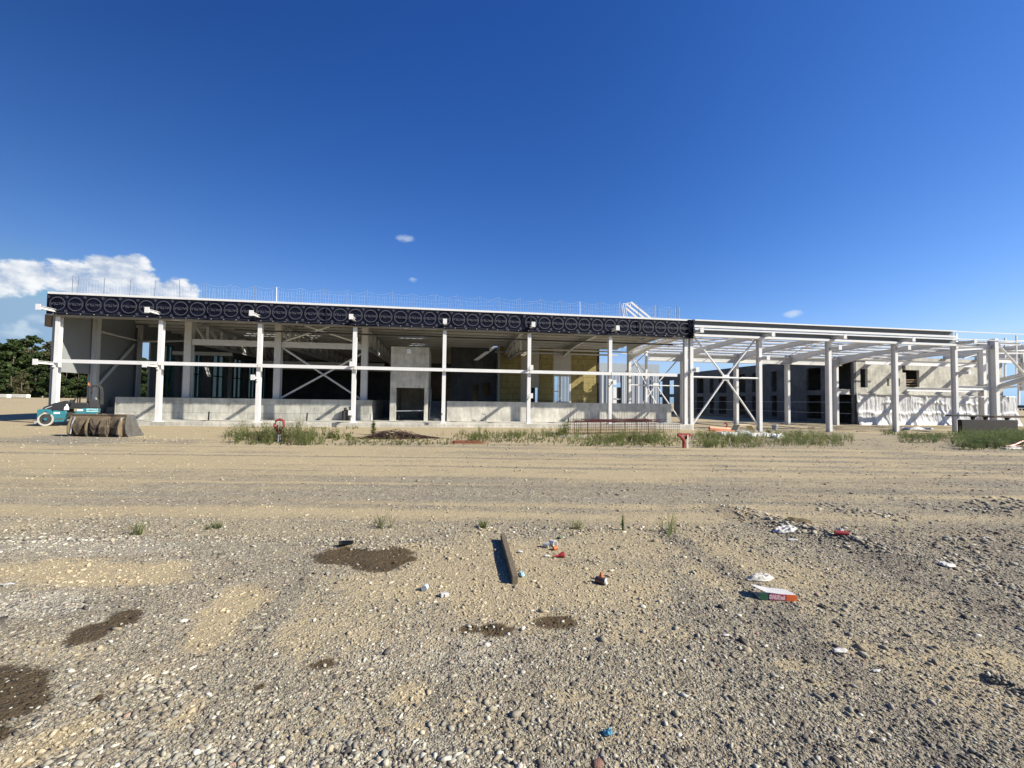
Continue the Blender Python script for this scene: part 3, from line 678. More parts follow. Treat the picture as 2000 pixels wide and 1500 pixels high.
def textmesh(body, size, scx=1.0):
    tcu.body = body; tcu.size = size; bpy.context.view_layer.update(); d2 = bpy.context.evaluated_depsgraph_get()
    q = bpy.data.meshes.new_from_object(to.evaluated_get(d2)); V = [tuple(v.co) for v in q.vertices]; Fc = [tuple(p.vertices) for p in q.polygons]; bpy.data.meshes.remove(q); return V, Fc
tV = [(-v.co.x*.92, 0, -v.co.y) for v in tm.vertices]; tF = [tuple(p.vertices) for p in tm.polygons]; bpy.data.meshes.remove(tm)
pm.add(tV, tF)
first = None; nprint = 43; pitch = (mx1-mx0-.3)/nprint
for k in range(nprint):
    if first is None: first = pm.build('printed_emblem', M_print); q = first
    else: q = first.copy(); col.objects.link(q)
    q.parent = memb; q.location = (mx0+.62+pitch*k+(0, -.12, .1)[(k > 15)+(k > 29)], YF-.085, (ZB+ZT-.14)/2+.03); q.rotation_euler = (0, R(random.uniform(-2, 2)), 0); q.scale = (random.uniform(.93, 1.02)*1.02, 1, random.uniform(.96, 1.02))
part(MB().box((XL-.1, YF+.06, ZB-.11), (XR, .16, ZB-.02)), 'roof_edge_lip', M_deck, hall)
fb = None
for k in range(58):
    if fb is None: fb = MB().cyl((0, -.02, 0), (0, .02, 0), .028, 8).build('fixing_button', M_galv); q = fb
    else: q = fb.copy(); col.objects.link(q)
    q.parent = memb; q.location = (mx0+.4+k*.74, YF-.06, ZB+.04)

# roof sheet with skylights, purlins, trusses, rafters
SKY_L = [(530, 652, 4.2, .7), (585, 654, 4.0, .5), (812, 655, 2.4, .8), (818, 670, 1.6, 1.0), (620, 668, 2.0, .8), (475, 664, 1.6, .8)]
def skyholes(lst, zoff=0):
    H = []
    for px, py, wx, wy in lst:
        d = ray(px, py)   # hit the sloping roof plane z = 7.42-.028 y
        tt = (7.78-.021*EYE[1]-EYE[2])/(d[2]+.021*d[1]); p = EYE+tt*d; H.append((p[0]-wx/2, p[0]+wx/2, p[1]-wy/2, p[1]+wy/2))
    return H
def deck(x0, x1, y0, y1, holes):
    mb = MB(); wall_holes(mb, x0, x1, y0, y1, [h for h in holes if h[0] > x0 and h[1] < x1 and h[3] < y1 and h[2] > y0], lambda u, tt, z: (u, z, zr(z)+tt), .0, .12)
    return mb
mb = deck(XL, SPLIT, -.3, YD, skyholes(SKY_L)); part(mb, 'roof_sheet', M_deck, hall)
mb = deck(SPLIT+.002, XR, -.3, 13.9, skyholes([(1018, 680, 2.4, .6), (1052, 673, .6, .5), (1010, 700, 3.0, .5)])); part(mb, 'roof_sheet', M_deck, hall)
# ribs of the sheet: shallow downstands running front to back
mb = MB(); x = XL+.2
while x < XR-.1:
    ye = YD if x < SPLIT else 13.8
    mb.bar((x, -.25, zr(-.25)-.02), (x, ye, zr(ye)-.02), .08, .038); x += .55
part(mb, 'sheet_ribs', M_deck, hall)
y = .8; 
while y < YD-1:
    x1 = XR-.05 if y < 13.8 else SPLIT
    mb = MB(); mb.sweep((XL+.1, y, zr(y)-.14), (x1, y, zr(y)-.14), [(-.06, -.1), (-.03, -.1), (-.03, .07), (.06, .07), (.06, .1), (-.06, .1)][::1])
    part(mb, 'purlin', M_grey, hall); y += 1.55
def truss(X, y0, y1, name='truss', zb=5.78):
    mb = MB(); ch = .2
    mb.hsec((X, y0, zb), (X, y1, zb), .2, .2, .02, .014); mb.hsec((X, y0, zr(y0)-.36), (X, y1, zr(y1)-.36), .2, .18, .02, .014)
    n = int((y1-y0)/2.2); st = (y1-y0)/n
    for k in range(n+1):
        yy = y0+k*st; mb.bar((X, yy, zb+.1), (X, yy, zr(yy)-.42), .20, .26, up=(0, 1, 0))
        if k < n: mb.bar((X, yy+.1, zr(yy)-.46), (X, yy+st-.1, zb+.12), .15, .15)
    part(mb, name, M_grey, hall)
for X in XI: truss(X, 4.2, 31)
truss(X_(1005, 9.0), 6.0, 13.3, zb=6.0)
for X in XI[:2]:
    b2 = XI[XI.index(X)+1]; mb = MB(); mb.bar((X+.24, 3.9, 5.72), (b2-.24, 3.9, 5.72), .3, .42); part(mb, 'tie_beam', M_grey, hall)
zz = 5.72; part(MB().bar((XI[0]-.24-4.6, 10.8, 5.5), (XI[0]-.1, 10.8, 5.5), .25, .3), 'tie_beam', M_grey, hall)
part(MB().bar((XI[0]+.3, 15, 5.2), (XI[2], 15, 5.2), .25, .3), 'tie_beam', M_grey, hall)
part(MB().bar((XI[0]+.3, 22, 5.1), (XI[2]+2, 22, 5.1), .25, .3), 'tie_beam', M_grey, hall)
# cross bracing between the second and third inner columns
def brace(p0, p1, r, parent, ml, name='brace', n=8): return part(MB().tube([p0, p1], r, n), name, ml, parent)
a, b2 = XI[1]+.25, XI[2]-.22
brace((a, 3.85, ZP+.05), (b2, 3.85, 5.2), .075, hall, M_grey); brace((a, 3.98, 5.5), (b2, 3.98, ZP+.05), .075, hall, M_grey)
brace((a, 4.0, 5.95), (b2-.1, .6, 7.3), .07, hall, M_grey); brace((a+.6, .6, 7.3), (b2, 4.0, 5.95), .07, hall, M_grey)
part(MB().tube([(x, 1.5, Z_(862, 658, 1.5)-.01*math.sin(x)) for x in np.linspace(XI[0]+4, XR-.4, 18)], .06), 'rain_pipe', M_black, hall)
# haunched rafters over the right bays
def rafter(X, y0, y1, ml, parent, z0, z1, d0=.5, d1=.75, b_=.24, lift=0.0, name='rafter'):
    """I-section whose web deepens at the rear column; (y0,z0) top front, (y1,z1) top rear"""
    mb = MB(); n = 10; P = []
    for k in range(n+1):
        q = k/n; yy = y0+(y1-y0)*q; zt = z0+(z1-z0)*q; dd = d0+(d1-d0)*max(0, (q-.62)/.38)**1.3; P.append((yy, zt, dd))
    for k in range(n):
        (ya, za, da), (yb, zb, db) = P[k], P[k+1]
        mb.prism([(ya, za), (yb, zb), (yb, zb-.02), (ya, za-.02)], X-b_/2, X+b_/2, axis='X')
        mb.prism([(ya, za-da+.02), (yb, zb-db+.02), (yb, zb-db), (ya, za-da)], X-b_/2, X+b_/2, axis='X')
        mb.prism([(ya, za-.02), (yb, zb-.02), (yb, zb-db+.02), (ya, za-da+.02)], X-.008, X+.008, axis='X')
    return part(mb, name, ml, parent)
for X in (XS[5], XS[6]): rafter(X, .2, 13.2, M_grey, hall, zr(.2)-.26, zr(13.2)-.26, .4, .9)
rafter(XS[7], .2, 11.0, M_white, hall, zr(.2)-.1, zr(11)-.1, .40, .72)
for X, yy in ((XS[6]-1.9, 12.8), (XS[5], 13.0)): pass
# side wall on the left: cladding with its lower front cut away, then windows beyond
zc = Z_(120, 727, 1.0)
mb = MB(); wall_holes(mb, 0.0, YD, ZS-.3, 7.76, [(0.19, 2.95, ZS-.29, zc), (7.6, 9.15, ZP, 6.2), (10.75, 12.2, ZP, 6.25), (15.3, 16.8, ZP, 6.25), (19.0, 21.5, ZP, 6.25), (23.6, 25.8, ZP, 6.2), (27.6, 29.6, ZP, 6.1), (31.4, 33.0, ZP, 6.1)], lambda u, tt, z: (tt, u, z), XL-.12, XL)
part(mb, 'side_wall', M_clad, hall)
for (ya, yb) in ((10.75, 12.2), (15.3, 16.8), (19.0, 21.5), (23.6, 25.8), (27.6, 29.6), (31.4, 33.0)):
    zt = 6.22; xw = XL-.05; fr = MB()
    wall_holes(fr, ya, yb, ZP, zt, [(ya+.09, (ya+yb)/2-.04, ZP+.08, 3.9), (ya+.09, (ya+yb)/2-.04, 4.0, zt-.09), ((ya+yb)/2+.04, yb-.09, ZP+.08, 3.9), ((ya+yb)/2+.04, yb-.09, 4.0, zt-.09)], lambda u, tt, z: (tt, u, z), xw-.05, xw+.16)
    f_ = part(fr, 'window_frame', M_teal, hall)
    g_ = MB().box((xw-.012, ya+.05, ZP+.05), (xw+.0, yb-.05, zt-.05)).build('glass', M_glass); g_.parent = f_
for yy in (3.0, 7.3, 13.6, 22.4):
    mb = MB(); mb.hsec((XL+.26, yy, ZS if yy < 4.5 else ZP-.05), (XL+.26, yy, 7.3), .3, .34, .024, .018, up=(1, 0, 0)); part(mb, 'column', M_grey, hall)
brace((XL+.3, 3.1, 2.3), (XL+.3, 7.1, 6.0), .1, hall, M_grey); brace((XL+.3, 3.1, 6.2), (XL+.5, 7.2, 6.0), .08, hall, M_grey); brace((XL+.3, 7.3, 6.0), (XL+6.2, 11.5, 6.9), .08, hall, M_grey)
part(MB().tube([(XL+.5, 6.6, z) for z in (ZP, 7.0)], .06), 'downpipe', M_black, hall)
# rear and inner walls
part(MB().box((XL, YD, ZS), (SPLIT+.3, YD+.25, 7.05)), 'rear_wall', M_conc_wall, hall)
XJ = X_(880, 16.0)
mb = MB(); wall_holes(mb, XJ, X_(972, 15.0), ZP-.1, 7.38, [(X_(960, 15.0)-.9, X_(960, 15.0)-.1, 2.2, 3.6), (X_(925, 15), X_(934, 15), 1.6, 3.4)], lambda u, tt, z: (u, tt, z), 15.0, 15.2)
part(mb, 'inner_wall', M_conc_wall, hall)
part(MB().box((X_(972, 13.7), 13.7, ZP-.1), (X_(972, 13.7)+.15, 15.2, 7.38)), 'inner_wall', M_grey, hall)
part(MB().box((SPLIT-.3, 15.22, ZP-.1), (SPLIT-.02, YD, 7.0)), 'inner_wall', M_conc_wall, hall)
YW = 13.6; zw = 7.4
def X13(px): return X_(px, YW)
for a, b2 in ((975.5, 1017), (1053, 1080.5), (1115.5, 1166)):
    part(MB().box((X13(a), YW, ZP-.1), (X13(b2), YW+.25, zw)), 'insulation_wall', M_wool, hall)
part(MB().box((X13(1166)+.005, YW-.06, ZP-.1), (X13(1170), YW+.3, zw)), 'wall_end', M_dark, hall)
zlow = Z_(1035, 757, YW); pw = MB(); wall_holes(pw, X13(1017)+.003, X13(1053)-.003, ZP-.1, zw, [(X13(1037.5), X13(1050.5), ZP-.05, zlow)], lambda u, tt, z: (u, tt, z), YW+.05, YW+.2)
part(pw, 'render_panel', mat('off_white_render', (.50, .46, .38), .8, var=.08), hall)
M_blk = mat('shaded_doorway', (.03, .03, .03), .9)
part(MB().box((X13(1034), YW+.6, ZP-.1), (X13(1053)-.3, YW+.7, zlow+.5)), 'doorway_shade_panel', M_blk, hall)  # near-black panel behind the opening, its colour stands in for the doorway's shade
zt = Z_(1097, 733.5, YW); part(MB().box((X13(1080.5)+.003, YW+.05, zt), (X13(1115.5)-.003, YW+.2, zw)), 'render_panel', mat('pale_render', (.52, .50, .46), .8, var=.08), hall)
a, b2 = X13(1080.5)+.01, X13(1115.5)-.01; mm_ = X13(1093.5); fr = MB()
wall_holes(fr, a, b2, ZP-.03, zt-.005, [(a+.12, mm_-.07, ZP+.1, 2.75), (a+.12, mm_-.07, 2.85, zt-.1), (mm_+.13, b2-.16, ZP+.1, zt-.1)], lambda u, tt, z: (u, tt, z), YW+.02, YW+.16)
f_ = part(fr, 'window_frame', M_white, hall)
g_ = MB().box((a+.1, YW+.09, ZP+.08), (b2-.14, YW+.10, zt-.08)).build('glass', glassmat('clear_glass', (.9, .93, .94), .02)); g_.parent = f_
# fascia strips under the rear edge of the right roof
part(MB().box((SPLIT, YW-.35, 6.62), (XR-.25, YW-.2, 6.78)), 'tie_beam', M_grey, hall)
part(MB().box((X_(1020, 9.5), 9.5, 6.55), (XR-.25, 9.62, 6.68)), 'tie_beam', M_grey, hall)
# services standing on the slab
for px, py0, py1 in ((407, 804, 821), (599, 806, 822), (1110, 816, 826)):
    p = atZ(px, py1, ZS); h_ = Z_(px, py0, p.y)-ZS; part(MB().cyl((p.x, p.y, ZS), (p.x+.02, p.y, ZS+h_), .045, 10), 'pipe_stub', M_black, hall)
for px, py0, py1, r_ in ((671.5, 799, 820, .13), (682, 798, 820, .17)):
    X = X_(px, 2.9, 810); h_ = Z_(px, py0, 2.9)
    part(MB().tube([(X, 2.9, ZS), (X, 2.9, h_-.12), (X+.04, 2.9, h_-.02), (X+.16, 2.95, h_)], r_, 12), 'drain_pipe', M_black, hall, smooth=True)
p = atZ(949, 823, ZS); part(MB().tube([(p.x, p.y, ZS), (p.x, p.y, ZS+.35), (p.x-.05, p.y, ZS+.5), (p.x-.3, p.y, ZS+.6)], .025), 'cable_stub', M_black, hall)
p = atZ(1262, 826, ZS); part(MB().tube([(p.x, p.y, ZS), (p.x, p.y, ZS+.2), (p.x-.05, p.y, ZS+.35), (p.x-.25, p.y, ZS+.5)], .025), 'cable_stub', M_black, hall)
for px, py0, py1 in ((723, 809, 822), (779, 809, 821)):
    p = atZ(px, py1, ZS); h_ = Z_(px, py0, p.y)-ZS; part(MB().cyl((p.x, p.y, ZS), (p.x, p.y, ZS+h_), .03, 8), 'pipe_stub', M_plastic_white if px < 750 else M_black, hall)
# brown timber and box hung on the left end
p = atY(101, 640, .3); part(MB().box((p.x-.25, .1, 6.0), (p.x+.12, .5, 6.75)), 'timber_block', M_wood, hall)

# safety net along the roof edge
net = thing('safety_net', 'thin safety net on posts along the top edge of the long roof', 'net', (0, 0, ZT-.03))
posts = [atY(px, 570, .5).x for px in (141, 152, 203, 253, 302, 351, 400, 449, 497, 541, 588, 632, 678, 718, 765, 806, 850, 893, 937, 976, 1016, 1057, 1096, 1133, 1172, 1211, 1247, 1284, 1321)]
mat_post = mat('dull_post_steel', (.16, .17, .19), .5, .3)
for k, X in enumerate(posts):
    hh = 1.25+random.uniform(-.08, .12); ml = M_white if k in (9, 23) else mat_post; r_ = .026 if k in (9, 23) else .014
    part(MB().cyl((X, .5, 0), (X+random.uniform(-.06, .06), .5, hh), r_, 6), 'post', ml, net)
mb = MB(); 
xs_ = np.arange(posts[0], posts[-1], .17)
for X in xs_:
    j = max(0, min(len(posts)-2, int(np.searchsorted(posts, X))-1)); q = (X-posts[j])/(posts[j+1]-posts[j]); sag = .22*4*q*(1-q)*(.5+.5*vnoise(np.array(X*.3), np.array(1.), 8))
    mb.bar((X, .5, 0), (X+random.uniform(-.04, .04), .5, 1.1-float(sag)), .005, .005)
for zz in (.3, .6, .88):
    pts = [(X, .5, zz+.04*math.sin(X*2.1)-(.1*zz*abs(math.sin(X*.95)))) for X in np.arange(posts[0], posts[-1], .6)]; mb.tube(pts, .0035, 4)
pts = []
for j in range(len(posts)-1):
    for q in (0, .25, .5, .75): pts.append((posts[j]+(posts[j+1]-posts[j])*q, .5, 1.18-.22*4*q*(1-q)*random.uniform(.5, 1)))
mb.tube(pts, .006, 4); part(mb, 'net', mat('pale_net', (.55, .62, .72), .6), net)
# white stair stringers standing on the roof
rs = thing('roof_stair_frame', 'white sloping stair frame sticking up above the right part of the long roof', 'stair frame', (0, 0, 0))
def rp(px, py, Y=6.0): return atY(px, py, Y)
for (a, b2) in (((1232, 590), (1271, 622)), ((1223, 594), (1259, 622)), ((1222, 602), (1246, 622))): part(MB().bar(rp(*a), rp(*b2), .1, .16), 'stringer', M_white, rs)
mb = MB()
for a, b2 in (((1216, 594), (1233, 591)), ((1217, 594), (1221, 620)), ((1221, 594), (1225, 620)), ((1230, 591), (1232, 603)), ((1214, 596), (1218, 620))): mb.tube([rp(*a), rp(*b2)], .035, 6)
part(mb, 'guard_rail', M_white, rs)
mb = MB()
for px, py0 in ((1210, 590), (1319, 600), (1306, 606), (1326, 600), (1279, 596)): mb.tube([rp(px, py0, 3), rp(px, 623, 3)], .03, 6)
part(mb, 'rod', M_galv, rs)

# ------------------------------------------------------------------ open steel frame on the right
fr = thing('steel_frame', 'open white steel frame without roof sheets to the right of the hall', 'steel frame', (0, 0, 0))
ZF = {0: -.35, 1: -.33, 2: -.36, 3: -.42, 4: -.45}
for i, X in enumerate(XF):
    d_ = .38 if i else .32
    mb = MB(); mb.hsec((X, 0, -.5), (X, 0, 7.15), .25, d_, .026, .018, up=(0, 1, 0)); part(mb, 'column', M_white, fr)
Y2 = 11.3
X2 = [X_(1228.5, Y2, 740), X_(1333, Y2, 740), X_(1437.5, Y2, 740), X_(1537.5, Y2, 740), X_(1632, Y2, 740), X_(1262, Y2, 740)]
for k, X in enumerate(X2):
    zb = ZP-.05 if k in (0, 5) else -.6
    mb = MB(); mb.hsec((X, Y2, zb), (X, Y2, 7.0 if k < 5 else 7.05), .26 if k < 5 else .2, .52 if k < 5 else .2, .026, .018, up=(0, 1, 0)); part(mb, 'column', M_white, fr)
XE = [XF[1], XF[2], XF[3], XF[4], XF[4]+4.2, XF[4]+10]
rafter(XF[0]+.1, .2, Y2, M_white, fr, 7.35, 6.95, .42, .95)
for X, xr in zip(XF[1:], (X2[1], X2[2], X2[3], X2[4])):
    rafter((X+xr)/2 if abs(X-xr) < .6 else X, .2, Y2, M_white, fr, 7.35, 6.98, .42, .95)
# eave beam on the second row, mid-height beam, purlins
mb = MB(); mb.hsec((X2[5], Y2-.45, 6.35), (X2[4]+.2, Y2-.45, 6.35), .42, .72, .03, .016); part(mb, 'eave_beam', M_grey, fr)
mb = MB(); mb.hsec((X2[4]+.15, Y2, 3.22), (XF[4]+1.5, Y2, 3.22), .3, .56, .03, .016); part(mb, 'floor_beam', M_grey, fr)
y = 1.3
while y < Y2+3:
    zp = 7.50-.033*y; mb = MB(); mb.sweep((XF[0]+.2, y, zp), (XF[4]+9, y, zp), [(-.04, -.1), (-.02, -.1), (-.02, .08), (.05, .08), (.05, .1), (-.04, .1)]); part(mb, 'purlin', M_white, fr); y += 1.55
# thin ties between purlins
mb = MB()
for X in np.arange(XF[0]+3, XF[4]+6, 3.1): mb.bar((X, .5, 7.42), (X, Y2, 7.08), .04, .04)
for i in (0, 2): mb.tube([(XF[i], .3, 7.2), (XF[i+1], Y2, 7.0)], .04, 6); mb.tube([(XF[i+1], .3, 7.2), (XF[i], Y2, 7.0)], .04, 6)
part(mb, 'roof_ties', M_white, fr)
# two edge channels one above the other, open to the front
xe = X_(1862.5, -.35, 660)
for zt, name in ((ZT-.02, 'edge_channel'), (ZT-.70, 'edge_channel')):
    mb = MB(); zb = zt-.60
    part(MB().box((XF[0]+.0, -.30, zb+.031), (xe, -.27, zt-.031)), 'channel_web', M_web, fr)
    mb.box((XF[0]+.0, -.60, zt-.03), (xe, -.268, zt)); mb.box((XF[0]+.0, -.61, zt-.10), (xe, -.60, zt))       # top flange + lip
    mb.box((XF[0]+.0, -.62, zb), (xe, -.268, zb+.03)); mb.box((XF[0]+.0, -.63, zb), (xe, -.62, zb+.13)); mb.box((XF[0], -.52, zb+.031), (xe, -.51, zb+.19))
    part(mb, name, M_white, fr)
for k in range(5):
    mb = MB(); X = XF[k]; mb.box((X-.1, -.262, 6.6), (X+.1, -.2, 7.9)); part(mb, 'cleat', M_white, fr)
BRF = [(0, 1360, 645, 1.3), (0, 1357, 722, .7), (1, 1505.6, 653, 1.35), (1, 1503.7, 699, .8), (2, 1645, 657.6, 1.35), (2, 1641.5, 679, .9), (3, 1777.6, 663, 1.35), (3, 1773, 679, 1.0), (4, 1897, 667, 1.35), (4, 1892, 728, .9)]
for i, px, py, ln in BRF: bracket(XF[i], px, py, fr, M_white, ln=ln, s=.2, plate=.36, hook=False)
# tube girt and X bracing in the first bay
zg2 = Z_(1410, 737.5, -.1); part(MB().tube([(XF[0]+.1, -.1, zg2), (XF[1]-.1, -.1, zg2)], .07, 10), 'girt', M_white, fr)
def xbrace(xa, xb, Y, zlo, zhi, zc_, r):
    c_ = ((xa+xb)/2, Y, zc_); 
    for p in ((xa, Y, zlo), (xb, Y, zlo), (xa, Y, zhi), (xb, Y, zhi)): brace(p, c_, r, fr, M_white)
    part(MB().box((c_[0]-.28, Y-.02-r, zc_-.22), (c_[0]+.28, Y-r+.0, zc_+.22)), 'node_plate', M_white, fr)
xbrace(XF[0]+.12, XF[1]-.12, .02, .1, 7.0, zg2, .07)
zc2 = Z_(1285, 752, Y2); part(MB().tube([(X2[0]+.1, Y2-.05, zc2-.05), (X2[1]-.1, Y2-.05, zc2-.05)], .06, 8), 'girt', M_white, fr)
xbrace(X2[0]+.15, X2[1]-.15, Y2+.05, -.1, 6.6, zc2, .065)
brace((X2[0], Y2-.3, 6.6), (X2[5]-.2, Y2-2.5, ZP), .06, fr, M_white); brace((X2[5], Y2-.3, 6.9), (X2[0]+1.2, Y2+4, 5.0), .06, fr, M_white)
# roof beams reaching back over the concrete building
for px in (1717, 1783, 1847, 1909, 1967, 2030):
    X = X_(px, 12.4, 692); mb = MB(); mb.hsec((X, 1.5, 7.36), (X, 12.7, 7.52), .32, .42, .02, .014); part(mb, 'roof_beam', M_white, fr)
# extra frame at the far right with its canopy
XG, XH = X_(1918, 4.0, 740), X_(1941, 0, 740)
mb = MB(); mb.hsec((XG, 4, -.6), (XG, 4, 7.9), .34, .5, .03, .02, up=(0, 1, 0)); part(mb, 'column', M_white, fr)
mb = MB(); mb.hsec((XH, 0, -.6), (XH, 0, 7.6), .36, .55, .03, .02, up=(0, 1, 0)); part(mb, 'column', M_white, fr)
X4 = XF[4]
for zz in (ZT-.03, ZT-.65): part(MB().bar((xe, -.3, zz), (X4+13, -.3, zz), .06, .07), 'edge_rail', M_white, fr)
for (p, q, h_) in (((X4+.3, .1, 6.6), (XH, .1, 6.9), .3), ((XH, .3, 6.9), (XH, 11, 6.5), .4), ((XG, 4, 7.4), (X4+14, 4, 7.4), .35), ((XG, 4.2, 6.3), (X4+14, 4.2, 6.3), .45), ((X4, 8, 6.2), (X4+14, 8, 6.2), .5),
                   ((X4, .2, 3.35), (XH-.2, .1, 3.35), .34), ((X4+.1, 4, 3.3), (X4+9, 4, 3.3), .34), ((XG, 4, 3.7), (XH, .2, 3.7), .25)):
    mb = MB(); mb.hsec(p, q, .22, h_, .02, .014); part(mb, 'beam', M_white, fr)
for (a, ya, b_2, yb) in (((1947, 757), 0, (2040, 728), -3), ((1947, 744), 3, (2040, 722), 0)):
    mb = MB(); mb.hsec(atY(*a, ya), atY(*b_2, yb), .3, .34, .025, .016); part(mb, 'canopy_beam', M_white, fr)
brace(atY(1949, 672, 0), atY(2016, 748, 0), .1, fr, M_white)
for px in (1996, 2040):
    X = X_(px, 4.2, 700); mb = MB(); mb.hsec((X, 4.2, 3.4), (X, 4.2, 7.9), .3, .4, .03, .02, up=(0, 1, 0)); part(mb, 'column', M_white, fr)
X = X_(1962, 11, 720); mb = MB(); mb.hsec((X+1.2, 13, -.6), (X+1.2, 13, 6.6), .5, .6, .03, .02, up=(0, 1, 0)); part(mb, 'column', M_white, fr)

for (a, ya, b_2, yb, r_) in (((1945, 690), 1, (2010, 690), 1, .07), ((1945, 706), 6, (2010, 703), 6, .09), ((1963, 660), 6, (1963, 745), 6, .08), ((1985, 655), 2, (1985, 740), 2, .06), ((1925, 672), 3, (2010, 664), 3, .07), ((1880, 700), 7, (1985, 672), 7, .06), ((1900, 765), 5, (2010, 752), 2, .1), ((1872, 775), 3, (1940, 775), 3, .07), ((1990, 700), 9, (1990, 790), 9, .1)):
    part(MB().bar(atY(*a, ya), atY(*b_2, yb), r_*1.6), 'strut', M_white, fr)
# ------------------------------------------------------------------ concrete building behind the frame
cb_ = thing('concrete_building', 'two storey bare concrete building with empty windows behind the open frame', 'building', (0, 0, 0))
YC, XW = 12.4, X_(1668, 12.4); ZC = 7.35; X_E = X_(1959, 12.4)
def hp(px0, px1, py0, py1): a = atY(px0, py0, YC); c_ = atY(px1, py1, YC); return (a.x, c_.x, c_.z, a.z)
holes = [hp(1680, 1695, 720, 757), hp(1762, 1773, 713, 728), hp(1769, 1796, 722.5, 756), hp(1732, 1737, 739, 754), hp(1753.5, 1758, 739, 754)]
holes[1] = (holes[1][0], holes[2][0]+.001, holes[1][2], holes[1][3])
mb = MB(); wall_holes(mb, XW+.3, X_E, 3.15, ZC, holes, lambda u, tt, z: (u, tt, z), YC, YC+.3); mb.box((XW+.3, YC+.01, -.8), (X_E, YC+.3, 3.148))
part(mb, 'front_wall', M_conc2, cb_)
def wp(px0, px1): return sorted((atX(px0, 760, XW).y, atX(px1, 760, XW).y))
WW = [(1286, 1293.6), (1305.5, 1316), (1343, 1355), (1361, 1374), (1386, 1394), (1404, 1418.6), (1441.8, 1456), (1469, 1477), (1506.6, 1517), (1575, 1603)]
Hs = []
for a, b2 in WW:
    y0, y1 = wp(a, b2); Hs += [(y0, y1, .05, 2.95), (y0, y1, 3.55, 6.35)]
Hs += [(YC+.35, YC+2.35, -.4, 3.05), (YC+.35, YC+2.35, 3.5, 7.0)]
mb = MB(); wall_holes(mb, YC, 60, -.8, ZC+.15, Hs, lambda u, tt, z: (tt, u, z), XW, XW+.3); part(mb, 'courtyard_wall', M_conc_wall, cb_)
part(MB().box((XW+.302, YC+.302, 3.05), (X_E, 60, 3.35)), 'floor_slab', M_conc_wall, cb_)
mb = MB(); x0h, x1h = holes[2][0]-.6, holes[2][1]+1.4
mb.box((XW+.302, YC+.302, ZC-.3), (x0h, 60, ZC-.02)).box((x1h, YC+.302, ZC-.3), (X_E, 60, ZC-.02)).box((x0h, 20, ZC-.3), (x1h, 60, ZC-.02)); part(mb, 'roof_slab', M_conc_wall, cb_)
part(MB().box((XW+7, YC+.31, -.8), (XW+7.25, 60, 3.04)).box((XW+4.5, YC+.31, 3.36), (XW+4.75, 60, ZC-.32)), 'inner_wall', M_conc_wall, cb_)
part(MB().box((X_E-.3, YC+.302, -.8), (X_E, 60, ZC)), 'side_wall', M_conc2, cb_)
mb = MB()
for z in (-.2, 1.1): mb.tube([(XW-.02, YC+.4, z+1.0), (XW-.02, 45, z+1.0)], .02, 5)
part(mb, 'temporary_rail', M_galv, cb_)
mb = MB(); a = holes[2]
for z in (a[2]+.25, a[2]+.55, a[2]+.8): mb.bar((a[0], YC+.2, z), (a[1], YC+.25, z+.05), .04, .1)
part(mb, 'board', M_wood, cb_)
part(MB().box((XW+.35, YC-.35, 3.0), (X_E-.2, YC-.004, 3.13)), 'ledge', M_conc2, cb_)
# ------------------------------------------------------------------ metal clad building across the courtyard
mb_ = thing('clad_building', 'pale blue grey metal clad building seen through the gap across the courtyard', 'building', (0, 0, 0))
YB = 38.0; xb0, xb1 = X_(1090, YB), X_(1287, YB); zbt = Z_(1250, 711, YB); zbm = Z_(1250, 727.5, YB)
def cladmat():
    mt, t, b = newmat('ribbed_cladding'); P = mapped(t); wv = t.new('ShaderNodeTexWave'); wv.inputs['Scale'].default_value = .55; t.l.new(P, wv.inputs[0])
    wv.bands_direction = 'X'
    t.put(b.inputs['Base Color'], t.mix(t.smooth(wv.outputs['Fac'], .55, .95), (.20, .24, .30), (.36, .41, .48))); b.inputs['Roughness'].default_value = .5; return mt
dw0, dw1 = X_(1198, YB), X_(1213, YB)
mb = MB(); wall_holes(mb, xb0, xb1, -.3, zbm, [(dw0, dw1, -.2, Z_(1205, 747, YB))], lambda u, tt, z: (u, tt, z), YB, YB+.25); part(mb, 'wall', cladmat(), mb_)
part(MB().box((xb0, YB-.12, zbm), (xb1, YB+14, zbt)), 'parapet', mat('light_grey_panel', (.33, .38, .41), .55, var=.05), mb_)
part(MB().box((xb1-.25, YB+.252, -.3), (xb1, YB+14, zbm-.002)), 'side_wall', M_clad, mb_)
mb = MB()
for px in (1176, 1187, 1218, 1237, 1246, 1262, 1275, 1280): X = X_(px, YB-.1); mb.cyl((X, YB-.2, -.3), (X, YB-.2, zbm), .09, 6)
part(mb, 'downpipes', M_white, mb_)
part(MB().box((dw0, YB+.1, -.2), (dw0+.6, YB+.2, 4.2)).box((dw0, YB+.1, 2.2), (dw1, YB+.2, 2.35)), 'door_frame', M_white, mb_)
part(MB().box((dw0+.61, YB+.12, -.2), (dw1, YB+.18, 2.19)).box((dw0+.61, YB+.12, 2.36), (dw1, YB+.18, 4.2)), 'door_pane', M_dark, mb_)
